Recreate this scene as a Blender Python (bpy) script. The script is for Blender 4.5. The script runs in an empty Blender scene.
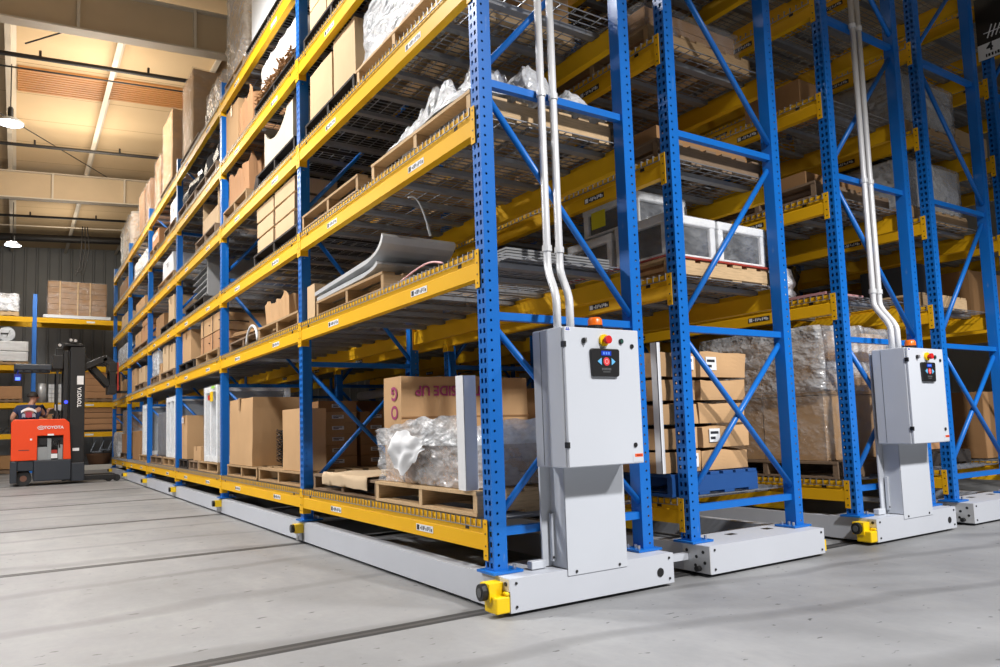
import bpy, bmesh, math, random
from mathutils import Vector, Matrix
from mathutils import noise as mnoise
random.seed(7)
SC = bpy.context.scene
COL = SC.collection
PI = math.pi

# ------------------------------------------------------------------ materials
MATS = {}
class NT:
    def __init__(s, name):
        s.m = bpy.data.materials.new(name); s.m.use_nodes = True
        s.t = s.m.node_tree; s.t.nodes.clear()
        s.out = s.n('ShaderNodeOutputMaterial')
    def n(s, typ, **kw):
        nd = s.t.nodes.new(typ)
        for k, v in kw.items(): setattr(nd, k, v)
        return nd
    def l(s, a, b): s.t.links.new(a, b)
    def put(s, sock, v):
        if hasattr(v, 'is_output') or isinstance(v, bpy.types.NodeSocket): s.l(v, sock)
        else: sock.default_value = v
    def math(s, op, a, b=0.0, c=0.0):
        nd = s.n('ShaderNodeMath', operation=op)
        for i, v in enumerate((a, b, c)): s.put(nd.inputs[i], v)
        return nd.outputs[0]
    def obj(s): return s.n('ShaderNodeTexCoord').outputs['Object']
    def noise(s, scale, detail=3.0, vec=None, rough=.5):
        nd = s.n('ShaderNodeTexNoise'); nd.inputs['Scale'].default_value = scale
        nd.inputs['Detail'].default_value = detail; nd.inputs['Roughness'].default_value = rough
        s.l(vec if vec is not None else s.obj(), nd.inputs['Vector'])
        return nd.outputs['Fac']
    def mapping(s, scale, rot=(0, 0, 0), vec=None):
        nd = s.n('ShaderNodeMapping'); nd.inputs['Scale'].default_value = scale; nd.inputs['Rotation'].default_value = rot
        s.l(vec if vec is not None else s.obj(), nd.inputs['Vector']); return nd.outputs[0]
    def ramp(s, fac, stops):
        nd = s.n('ShaderNodeValToRGB'); e = nd.color_ramp.elements
        while len(e) > 1: e.remove(e[-1])
        e[0].position = stops[0][0]; e[0].color = (*stops[0][1], 1)
        for p, c in stops[1:]:
            x = e.new(p); x.color = (*c, 1)
        s.l(fac, nd.inputs[0]); return nd.outputs[0]
    def mixc(s, fac, a, b, mode='MIX'):
        nd = s.n('ShaderNodeMix', data_type='RGBA', blend_type=mode)
        s.put(nd.inputs[0], fac)
        for i, v in ((6, a), (7, b)):
            s.put(nd.inputs[i], (*v, 1) if isinstance(v, tuple) and len(v) == 3 else v)
        return nd.outputs[2]
    def bsdf(s, col, rough=.5, metal=0.0, bump=None, bstr=.2, bdist=.01, spec=.5):
        b = s.n('ShaderNodeBsdfPrincipled')
        s.put(b.inputs['Base Color'], (*col, 1) if isinstance(col, tuple) else col)
        s.put(b.inputs['Roughness'], rough); b.inputs['Metallic'].default_value = metal
        b.inputs['Specular IOR Level'].default_value = spec
        if bump is not None:
            bn = s.n('ShaderNodeBump'); bn.inputs['Strength'].default_value = bstr; bn.inputs['Distance'].default_value = bdist
            s.l(bump, bn.inputs['Height']); s.l(bn.outputs[0], b.inputs['Normal'])
        return b.outputs[0]
    def done(s, sh): s.l(sh, s.out.inputs[0]); return s.m

def mul(c, k): return tuple(min(1, x * k) for x in c)
def mat(name, col, rough=.5, metal=0.0, var=.12, scale=6.0, bstr=0.0, bscale=60.0, spec=.5):
    if name in MATS: return MATS[name]
    t = NT(name)
    c = t.mixc(t.noise(scale), mul(col, 1 - var), mul(col, 1 + var))
    bump = t.noise(bscale) if bstr else None
    MATS[name] = t.done(t.bsdf(c, rough, metal, bump, bstr, .004, spec))
    return MATS[name]
def emis(name, col, st):
    if name in MATS: return MATS[name]
    t = NT(name); e = t.n('ShaderNodeEmission'); e.inputs[0].default_value = (*col, 1); e.inputs[1].default_value = st
    MATS[name] = t.done(e.outputs[0]); return MATS[name]

def post_material(name, col):
    t = NT(name)
    co = t.n('ShaderNodeSeparateXYZ'); t.l(t.obj(), co.inputs[0])
    x, y, z = co.outputs
    zz = t.math('SUBTRACT', t.math('FLOORED_MODULO', z, .0508), .0254)
    za = t.math('ABSOLUTE', zz)
    d1 = t.math('ABSOLUTE', t.math('SUBTRACT', y, .023)); d2 = t.math('ABSOLUTE', t.math('SUBTRACT', y, .057))
    slot = t.math('MULTIPLY', t.math('LESS_THAN', t.math('MINIMUM', d1, d2), .0088), t.math('LESS_THAN', za, .0125))
    front = t.math('MULTIPLY', slot, t.math('LESS_THAN', x, .0036))
    xx = t.math('SUBTRACT', x, .028)
    circ = t.math('LESS_THAN', t.math('ADD', t.math('MULTIPLY', xx, xx), t.math('MULTIPLY', zz, zz)), .0068 ** 2)
    side = t.math('MULTIPLY', circ, t.math('MULTIPLY', t.math('GREATER_THAN', x, .004), t.math('LESS_THAN', x, .07)))
    hole = t.math('MAXIMUM', front, side)
    wear = t.ramp(t.noise(9, 5, t.mapping((3, 3, .5)), .65), [(.0, (0, 0, 0)), (.66, (0, 0, 0)), (.74, (1, 1, 1))])
    c = t.mixc(t.noise(3), mul(col, .85), mul(col, 1.12))
    c = t.mixc(t.math('MULTIPLY', wear, .25), c, (.35, .45, .6))
    b = t.bsdf(c, .36)
    tr = t.n('ShaderNodeBsdfTransparent'); mx = t.n('ShaderNodeMixShader')
    t.l(hole, mx.inputs[0]); t.l(b, mx.inputs[1]); t.l(tr.outputs[0], mx.inputs[2])
    return t.done(mx.outputs[0])

BLUE = (.006, .150, .56)
M_POST = post_material('blue_punched_steel', BLUE)
M_BLUE = mat('blue_steel', BLUE, .36, 0, .1, 4)
def yellow():
    t = NT('yellow_steel')
    c = t.mixc(t.noise(2.5), (.80, .42, .008), (.90, .50, .012))
    scr = t.ramp(t.noise(14, 6, t.mapping((1, .35, 3)), .7), [(0, (0, 0, 0)), (.68, (0, 0, 0)), (.78, (1, 1, 1))])
    c = t.mixc(t.math('MULTIPLY', scr, .35), c, (.35, .22, .06))
    return t.done(t.bsdf(c, .5, 0, None, .2, .01, .22))
M_YEL = yellow()
M_YPL = mat('yellow_plastic', (.95, .62, .004), .35, 0, .05)
M_GREY = mat('light_grey_paint', (.56, .585, .64), .42, 0, .05, 3)
M_CAB = mat('cabinet_grey_paint', (.58, .61, .665), .45, 0, .03, 3)
M_DGREY = mat('dark_grey_paint', (.10, .105, .11), .5)
M_GALV = mat('galvanised_wire', (.30, .31, .33), .45, .55, .2, 12)
M_GALV2 = mat('galvanised_sheet', (.62, .63, .64), .33, .3, .2, 5)
M_BLACK = mat('black_plastic', (.012, .012, .013), .42)
M_DARK = mat('dark_rubber', (.02, .02, .021), .7)
M_STEEL = mat('steel_bolt', (.6, .6, .6), .35, .9)
M_WHITE = mat('white_paper', (.80, .81, .83), .6, 0, .04)
M_WPL = mat('white_plastic', (.74, .76, .79), .4, 0, .04)
M_EMT = mat('white_conduit', (.74, .75, .77), .38, .15, .04)
M_INK = mat('black_ink', (.015, .015, .02), .6)
M_RED = mat('red_plastic', (.62, .02, .02), .35)
M_ORG = mat('orange_lens', (.85, .16, .01), .3)
M_LBLUE = mat('light_blue_print', (.15, .5, .85), .4)
M_SCR = mat('blue_screen', (.02, .06, .5), .25)
M_MAG = mat('magenta_ink', (.33, .035, .13), .7)
M_TRUCK = mat('truck_orange_paint', (.80, .06, .004), .45, 0, .05, 2)
M_NAVY = mat('truck_charcoal_paint', (.028, .034, .045), .42)
M_BLUEPAL = mat('blue_pallet_paint', (.01, .07, .25), .55)
M_REDSH = mat('red_slip_sheet', (.35, .035, .02), .6)
M_STRAP = mat('black_strap', (.015, .015, .015), .5)
M_SKIN = mat('skin', (.46, .24, .16), .55)
M_HAIR = mat('dark_hair', (.02, .014, .01), .7)
M_SHIRT = mat('navy_cotton', (.012, .025, .075), .85)
M_TROUS = mat('dark_trousers', (.02, .02, .025), .85)
M_TAPE = mat('brown_tape', (.46, .29, .15), .25, 0, .08)

def card_mat(name, col):
    t = NT(name)
    fl = t.noise(70, 2, t.mapping((1, 1, .06)))
    c = t.mixc(t.noise(2.2, 4), mul(col, .84), mul(col, 1.1))
    c = t.mixc(t.math('MULTIPLY', fl, .22), c, mul(col, .7))
    return t.done(t.bsdf(c, .8, 0, t.noise(6, 3), .25, .01, .2))
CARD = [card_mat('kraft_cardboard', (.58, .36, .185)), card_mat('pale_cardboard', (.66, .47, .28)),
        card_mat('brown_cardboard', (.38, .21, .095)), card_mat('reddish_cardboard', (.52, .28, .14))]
M_CREAM = card_mat('cream_cardboard', (.70, .62, .48))
M_KRAFT = card_mat('kraft_paper', (.62, .47, .31))
def wood_mat(name, col):
    t = NT(name)
    g = t.noise(9, 6, t.mapping((1.2, 12, 12)), .65)
    c = t.ramp(g, [(.25, mul(col, .55)), (.5, col), (.75, mul(col, 1.25))])
    c = t.mixc(t.noise(1.5), c, mul(col, .75))
    return t.done(t.bsdf(c, .75, 0, g, .25, .006, .25))
WOOD = wood_mat('pallet_wood', (.47, .31, .165)); WOOD2 = wood_mat('weathered_pallet_wood', (.27, .185, .12))
WOOD3 = wood_mat('dark_pallet_wood', (.045, .038, .034)); WOOD4 = wood_mat('fresh_pallet_wood', (.66, .46, .26))
def wrap_mat(name, base=.25, streak=.75, col=(.85, .87, .9)):
    t = NT(name)
    n1 = t.noise(4.5, 3, t.mapping((1, 1, 1.5), (.4, .3, 0)), .55)
    n2 = t.noise(17, 3, t.mapping((1, 1, 1.8), (.4, .2, 0)))
    f = t.ramp(t.math('ADD', t.math('MULTIPLY', n1, .7), t.math('MULTIPLY', n2, .3)),
               [(.35, (base, base, base)), (.62, (streak, streak, streak))])  # whiter, more opaque streaks partly stand in for highlights on the film
    b = t.n('ShaderNodeBsdfPrincipled'); b.inputs['Base Color'].default_value = (*col, 1)
    b.inputs['Roughness'].default_value = .10; b.inputs['Specular IOR Level'].default_value = 1.0; b.inputs['IOR'].default_value = 1.7
    bn = t.n('ShaderNodeBump'); bn.inputs['Strength'].default_value = 1; bn.inputs['Distance'].default_value = .09
    t.l(t.math('ADD', n1, t.math('MULTIPLY', n2, .22)), bn.inputs['Height']); t.l(bn.outputs[0], b.inputs['Normal'])
    tr = t.n('ShaderNodeBsdfTransparent'); mx = t.n('ShaderNodeMixShader')
    t.l(f, mx.inputs[0]); t.l(tr.outputs[0], mx.inputs[1]); t.l(b.outputs[0], mx.inputs[2])
    return t.done(mx.outputs[0])
M_WRAP = wrap_mat('clear_stretch_wrap', .22, .50); M_WRAPW = wrap_mat('milky_stretch_wrap', .5, .97); M_WRAPB = wrap_mat('thin_stretch_wrap', .05, .22)
M_FOAM = mat('white_foam', (.84, .85, .86), .7, 0, .05, 8, .2, 40)

# ------------------------------------------------------------------ mesh builder
class MB:
    def __init__(s): s.v = []; s.f = []; s.m = []
    def add(s, vs, fs, mi=0):
        b = len(s.v); s.v += [tuple(p) for p in vs]
        for f in fs: s.f.append([b + i for i in f]); s.m.append(mi)
        return s
    def box(s, x0, x1, y0, y1, z0, z1, mi=0):
        vs = [(x, y, z) for z in (z0, z1) for y in (y0, y1) for x in (x0, x1)]
        return s.add(vs, [(0, 2, 3, 1), (4, 5, 7, 6), (0, 1, 5, 4), (2, 6, 7, 3), (0, 4, 6, 2), (1, 3, 7, 5)], mi)
    def bar(s, p, q, w, h, mi=0, up=(0, 0, 1)):
        p = Vector(p); q = Vector(q); d = (q - p).normalized(); u = Vector(up)
        if abs(d.dot(u)) > .99: u = Vector((0, 1, 0))
        a = d.cross(u).normalized() * (w / 2); b = a.cross(d).normalized() * (h / 2)
        vs = [c + i * a + j * b for c in (p, q) for i, j in ((-1, -1), (1, -1), (1, 1), (-1, 1))]
        return s.add(vs, [(0, 1, 2, 3), (7, 6, 5, 4), (0, 4, 5, 1), (1, 5, 6, 2), (2, 6, 7, 3), (3, 7, 4, 0)], mi)
    def tube(s, pts, r, n=10, mi=0, cap=True):
        pts = [Vector(p) for p in pts]; rs = r if isinstance(r, (list, tuple)) else [r] * len(pts); rings = []
        ref = None
        for i, p in enumerate(pts):
            d = (pts[min(i + 1, len(pts) - 1)] - pts[max(i - 1, 0)]).normalized()
            if ref is None: ref = Vector((0, 0, 1)) if abs(d.z) < .9 else Vector((1, 0, 0))
            a = d.cross(ref).normalized(); b = a.cross(d).normalized(); ref = b
            rings.append([p + rs[i] * (math.cos(2 * PI * k / n) * a + math.sin(2 * PI * k / n) * b) for k in range(n)])
        vs = [v for rg in rings for v in rg]; fs = []
        for i in range(len(rings) - 1):
            for k in range(n):
                fs.append((i * n + k, i * n + (k + 1) % n, (i + 1) * n + (k + 1) % n, (i + 1) * n + k))
        if cap: fs += [tuple(range(n))[::-1], tuple((len(rings) - 1) * n + k for k in range(n))]
        return s.add(vs, fs, mi)
    def cyl(s, c, ax, r, h, n=16, mi=0):
        c = Vector(c); a = Vector(ax).normalized(); return s.tube([c, c + a * h], r, n, mi)
    def prism(s, poly, axis, a, b, mi=0):
        def P(u, w, t):
            return {'x': (t, u, w), 'y': (u, t, w), 'z': (u, w, t)}[axis]
        n = len(poly); vs = [P(u, w, a) for u, w in poly] + [P(u, w, b) for u, w in poly]
        return s.add(vs, [tuple(range(n)), tuple(range(2 * n - 1, n - 1, -1))] + [(i, n + i, n + (i + 1) % n, (i + 1) % n) for i in range(n)], mi)
    def grid(s, nu, nv, fn, mi=0):
        vs = [fn(i / nu, j / nv) for j in range(nv + 1) for i in range(nu + 1)]
        return s.add(vs, [(j * (nu + 1) + i, j * (nu + 1) + i + 1, (j + 1) * (nu + 1) + i + 1, (j + 1) * (nu + 1) + i) for j in range(nv) for i in range(nu)], mi)
    def lathe(s, c, prof, n=24, mi=0):
        c = Vector(c); vs = [c + Vector((r * math.cos(2 * PI * k / n), r * math.sin(2 * PI * k / n), z)) for r, z in prof for k in range(n)]
        fs = [(i * n + k, i * n + (k + 1) % n, (i + 1) * n + (k + 1) % n, (i + 1) * n + k) for i in range(len(prof) - 1) for k in range(n)]
        return s.add(vs, fs, mi)
    def mesh(s, name, mats, smooth=False, fix=True):
        me = bpy.data.meshes.new(name); me.from_pydata(s.v, [], s.f)
        for m in mats: me.materials.append(m)
        for p, mi in zip(me.polygons, s.m): p.material_index = mi; p.use_smooth = smooth
        if fix:
            bm = bmesh.new(); bm.from_mesh(me); bmesh.ops.recalc_face_normals(bm, faces=bm.faces); bm.to_mesh(me); bm.free()
        me.update(); return me

def link(name, data, parent=None, loc=(0, 0, 0), rz=0.0, rot=None):
    o = bpy.data.objects.new(name, data); COL.objects.link(o)
    o.location = loc; o.rotation_euler = rot or (0, 0, rz)
    if parent is not None: o.parent = parent
    return o
LABELS = {}
def tag(o, label, cat, group=None):
    o['label'] = label; o['category'] = cat
    if group: o['group'] = group
    if label in LABELS and not group: print('DUP LABEL', label)
    LABELS[label] = o
    return o
def struct(o): o['kind'] = 'structure'; return o
def bevel(o, w=.004, n=2):
    m = o.modifiers.new('edge', 'BEVEL'); m.width = w; m.segments = n; m.limit_method = 'ANGLE'; m.angle_limit = .7
    return o
def text_mesh(name, s, size, m, depth=.0008, bold=0.0):
    cu = bpy.data.curves.new(name, 'FONT'); cu.body = s; cu.size = size; cu.align_x = 'CENTER'; cu.align_y = 'CENTER'; cu.extrude = depth; cu.offset = bold
    o = bpy.data.objects.new(name, cu); COL.objects.link(o)
    bpy.context.view_layer.update()
    me = bpy.data.meshes.new_from_object(o.evaluated_get(bpy.context.evaluated_depsgraph_get()))
    bpy.data.objects.remove(o); me.name = name; me.materials.clear(); me.materials.append(m); return me

# ------------------------------------------------------------------ rack constants (metres)
L, D, W = 2.779, 1.088, .08
ZL = [.238, 1.61, 2.371, 3.142, 3.905, 4.672]        # underside of the beam connectors
ZD = [z + .202 for z in ZL]                           # top of the wire decks
SX = [0.0, 1.4005, 3.119, 4.508]
HP = 4.9                                              # post length
ZB = .192

def make_post():
    b = MB(); t = .003
    b.box(0, t, 0, W, 0, HP); b.box(t, W, 0, t, 0, HP); b.box(t, W, W - t, W, 0, HP)
    b.box(W - t, W, t, W - t, 0, HP)
    return b.mesh('post', [M_POST])
ME_POST = make_post()
def make_plate():
    b = MB(); b.box(-.03, .15, -.035, .115, -.012, 0)
    for x, y in ((.12, .0), (.12, .085), (.1, .04)): b.cyl((x, y, 0), (0, 0, 1), .009, .022, 6, 1)
    return b.mesh('base_plate', [M_BLUE, M_STEEL])
ME_PLATE = make_plate()
BL = L - W                                            # clear beam length
def make_beam():
    b = MB()
    prof = [(-.006, .048), (-.006, .128), (-.001, .133), (-.001, .168), (-.004, .172), (-.004, .193), (.018, .193), (.018, .16), (.046, .16), (.046, .048)]
    b.prism(prof, 'y', 0, BL)
    for y in (.16, BL - .16): b.box(-.0025, 0, y - .018, y + .018, .138, .158, 1)
    return b.mesh('beam', [M_YEL, M_BLACK])
ME_BEAM = make_beam()
def make_conn():
    b = MB()
    b.box(-.0085, -.0045, -.001, .038, 0, .2); b.box(-.0045, .06, -.0005, .0035, 0, .2)
    for z in (.025, .07, .13, .178): b.cyl((-.0085, .021, z), (-1, 0, 0), .005, .0012, 8, 1)
    for x in (.03, .045): b.cyl((x, .0035, .02), (0, 1, 0), .006, .001, 8, 1)
    return b.mesh('end_connector', [M_YEL, M_BLACK])
ME_CONN = make_conn()
def make_conn2():
    me = ME_CONN.copy(); me.transform(Matrix.Scale(-1, 4, (0, 1, 0))); me.flip_normals(); return me
ME_CONN2 = make_conn2()
def make_label(pl, ink):
    b = MB(); b.box(-.0075, -.006, -.10, .10, .075, .113)
    x = .09
    b.box(-.0082, -.0075, .062, .092, .080, .109, 1)
    for k in range(9):
        w = random.choice((.008, .011, .006)); x0 = .05 - k * .016
        b.box(-.0082, -.0075, x0 - w, x0, .082 if k % 3 else .088, .106 if k % 4 else .098, 1)
    return b.mesh('location_label', [pl, ink])
ME_LABEL = make_label(M_WHITE, M_INK); ME_LABEL2 = make_label(M_INK, M_WHITE)
def make_deck():
    b = MB(); w2 = (BL) / 4 - .006; r = .0028
    n = 26
    for i in range(n + 1):
        y = -w2 + 2 * w2 * i / n
        b.box(-.0135, D + .0135, y - r, y + r, .1965, .2015)
        b.box(-.0135, -.008, y - r, y + r, .158, .1965); b.box(D + .008, D + .0135, y - r, y + r, .158, .1965)
    for i in range(11):
        x = .03 + (D - .06) * i / 10; b.box(x - r, x + r, -w2, w2, .1925, .1965)
    for x in (-.0135, D + .0085): b.box(x - .001, x + .006, -w2, w2, .157, .161)
    for i in range(4):
        y = -w2 + 2 * w2 * (i + .5) / 4
        pr = [(y - .03, .192), (y - .026, .164), (y + .026, .164), (y + .03, .192), (y + .024, .192), (y + .021, .168), (y - .021, .168), (y - .024, .192)]
        b.prism(pr, 'x', .02, D - .02)
    return b.mesh('wire_deck', [M_GALV])
ME_DECK = make_deck()
FRAME_Z = [.375, 1.465, 2.705, 3.95]
def brace_list(up):
    """horizontals and diagonals of one upright frame: up=True when the lowest single diagonal climbs from front to back"""
    a, c = .07, D - .07; out = []
    for z in FRAME_Z: out.append(('h', (a, z), (c, z)))
    out.append(('d', (a, .45), (c, 1.40))); out.append(('d', (a, 1.40), (c, .45)))
    zs = [(1.52, 2.62), (2.80, 3.86), (4.05, 5.0)]
    for i, (z0, z1) in enumerate(zs):
        r = up if i % 2 == 0 else not up
        out.append(('d', (a, z0), (c, z1)) if r else ('d', (a, z1), (c, z0)))
    return out
BR_CACHE = {}
def brace_mesh(kind, p, q, off):
    key = (kind, p, q, off)
    if key not in BR_CACHE:
        b = MB()
        if kind == 'h': b.box(p[0], q[0], .02, .06, p[1] - .02, p[1] + .02)
        else: b.tube([(p[0], .04 + off, p[1]), (q[0], .04 + off, q[1])], .0185, 10)
        BR_CACHE[key] = b.mesh('brace', [M_BLUE], smooth=(kind == 'd'))
    return BR_CACHE[key]
def make_sensor():
    b = MB(); b.box(-.075, -.004, -.045, .035, .088, .158)
    return b.mesh('photo_sensor', [M_YPL])
ME_SENS = make_sensor()
def make_lens():
    b = MB(); b.cyl((-.1, -.005, .125), (1, 0, 0), .033, .028, 20); b.cyl((-.103, -.005, .125), (1, 0, 0), .018, .004, 16, 1)
    return b.mesh('lens', [M_BLACK, M_DGREY])
ME_LENS = make_lens()
def make_sbr():
    b = MB(); b.box(-.05, -.008, -.02, .01, .03, .088); b.cyl((-.03, -.02, .05), (0, -1, 0), .012, .01, 10); return b.mesh('sensor_bracket', [M_STEEL])
ME_SBR = make_sbr()

def build_rack(idx, label, bays, levels, up, sensors, labels_on, mobile=True):
    R = bpy.data.objects.new('mobile_pallet_rack' if mobile else 'pallet_rack', None); COL.objects.link(R); R.location = (SX[idx] if mobile else 5.9, 0, 0)
    tag(R, label, 'pallet rack')
    zb = ZB if mobile else .012
    for k in range(bays + 1):
        y = k * L
        p = link('post', ME_POST, R, (0, y, zb)); link('base_plate', ME_PLATE, p)
        p = link('post', ME_POST, R, (D, y + W, zb), PI); link('base_plate', ME_PLATE, p)
        for kind, a, c in brace_list(up):
            off = 0 if kind == 'h' else (.012 if a[1] < c[1] else -.012)
            link('brace', brace_mesh(kind, a, c, off), R, (0, y, 0))
    for k in range(bays):
        for l in levels:
            y0 = k * L + W
            for side in (0, 1):
                if side == 0: b = link('beam', ME_BEAM, R, (0, y0, ZL[l]))
                else: b = link('beam', ME_BEAM, R, (D, y0 + BL, ZL[l]), PI)
                link('end_connector', ME_CONN2, b, (0, 0, 0)); link('end_connector', ME_CONN, b, (0, BL, 0))
                if labels_on and (side == 0): 
                    for yy in (.62, 1.98): 
                        lb = link('location_label', ME_LABEL2 if idx else ME_LABEL, b, (0, yy, 0)); lb['label'] = 'black location label with white code' if idx else 'white location label with black code'
            for h in (0, 1):
                link('wire_deck', ME_DECK, R, (0, y0 + BL * (.25 + .5 * h), ZL[l] + .0005))
    if not mobile: return R
    e = MB(); e.box(-.005, D + .005, -.137, .22, .018, .178)
    for x in (.03, D - .03):
        for z in (.045, .155): e.cyl((x, -.137, z), (0, -1, 0), .007, .006, 6, 2)
    for x in (.42, .78): e.box(x, x + .07, .06, .11, .178, .1795, 2)
    if up is False: e.cyl((D - .10, -.1372, .085), (0, -1, 0), .024, .004, 18, 2)
    o = link('carriage_end', e.mesh('carriage_end', [M_GREY, M_STEEL, M_BLACK]), R); bevel(o, .004)
    ln = bays * L + W + .14
    for x0, x1 in ((-.005, .085), (D - .085, D + .005)):
        s = MB(); s.box(x0, x1, .22, ln, .02, .172)
        link('carriage_side_beam', s.mesh('carriage_side_beam', [M_GREY]), R)
    for k in range(bays + 1):
        if k == 0: continue
        s = MB(); s.box(.085, D - .085, k * L - .03, k * L + .11, .03, .165); link('carriage_cross_member', s.mesh('carriage_cross_member', [M_DGREY]), R)
    if sensors:
        for k in range(bays + 1):
            y = k * L + (.04 if k else -.045)
            s = link('photo_sensor', ME_SENS, R, (0, y, 0 if k else -.036))
            if not k: s.scale = (1.22, 1, 1.22)
            s['label'] = 'yellow photo sensor with round black lens'
            link('lens', ME_LENS, s); 
            if k: link('bracket', ME_SBR, s)
        b = MB(); b.box(-.085, -.006, -.137, -.03, .022, .100); b.box(-.03, -.006, -.137, -.10, .100, .118)
        o = bevel(link('corner_bumper', b.mesh('corner_bumper', [M_YPL]), R), .008); o['label'] = 'yellow corner bumper block'
        b = MB(); b.box(-.012, -.005, -.137, -.085, .119, .176); b.cyl((-.012, -.112, .152), (-1, 0, 0), .01, .004, 12, 1)
        link('sensor_plate', b.mesh('sensor_plate', [M_GALV2, M_BLACK]), R)
    else:
        b = MB(); b.box(D + .005, D + .03, -.13, -.03, .03, .10); o = link('corner_bumper', b.mesh('corner_bumper', [M_YPL]), R); o['label'] = 'yellow corner bumper block'
        b = MB(); b.box(-.012, -.005, -.137, .06, .022, .176)
        for y, z in ((-.09, .14), (-.04, .11), (-.1, .08), (-.03, .06), (.03, .14)): b.cyl((-.012, y, z), (-1, 0, 0), .010, .002, 10, 1)
        b.cyl((-.012, -.06, .045), (-1, 0, 0), .016, .03, 12, 1)
        link('drive_plate', b.mesh('drive_plate', [M_GALV2, M_BLACK]), R)
        b = MB(); b.box(-.275, -.013, .02, .05, .085, .125); b.box(-.20, -.19, .018, .052, .06, .14); link('tow_bar', b.mesh('tow_bar', [M_GREY]), R)
    return R
ALL = range(6)
build_rack(0, 'mobile pallet rack along the aisle, full of cartons, its end behind the larger control cabinet', 6, ALL, False, True, True)
build_rack(1, 'blue mobile rack with an X-braced end and no cabinet, between the two cabinet racks', 4, ALL, True, False, True)
build_rack(2, 'blue mobile rack behind the X-braced one, with the second control cabinet on its end', 3, ALL, False, True, True)
build_rack(3, 'blue mobile rack farther in than the second cabinet, grey wrapped loads on its shelves', 2, ALL, True, False, True)
build_rack(4, 'fixed blue rack in the dark at the far side, carrying the number sign', 2, ALL, True, False, False, mobile=False)

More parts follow.
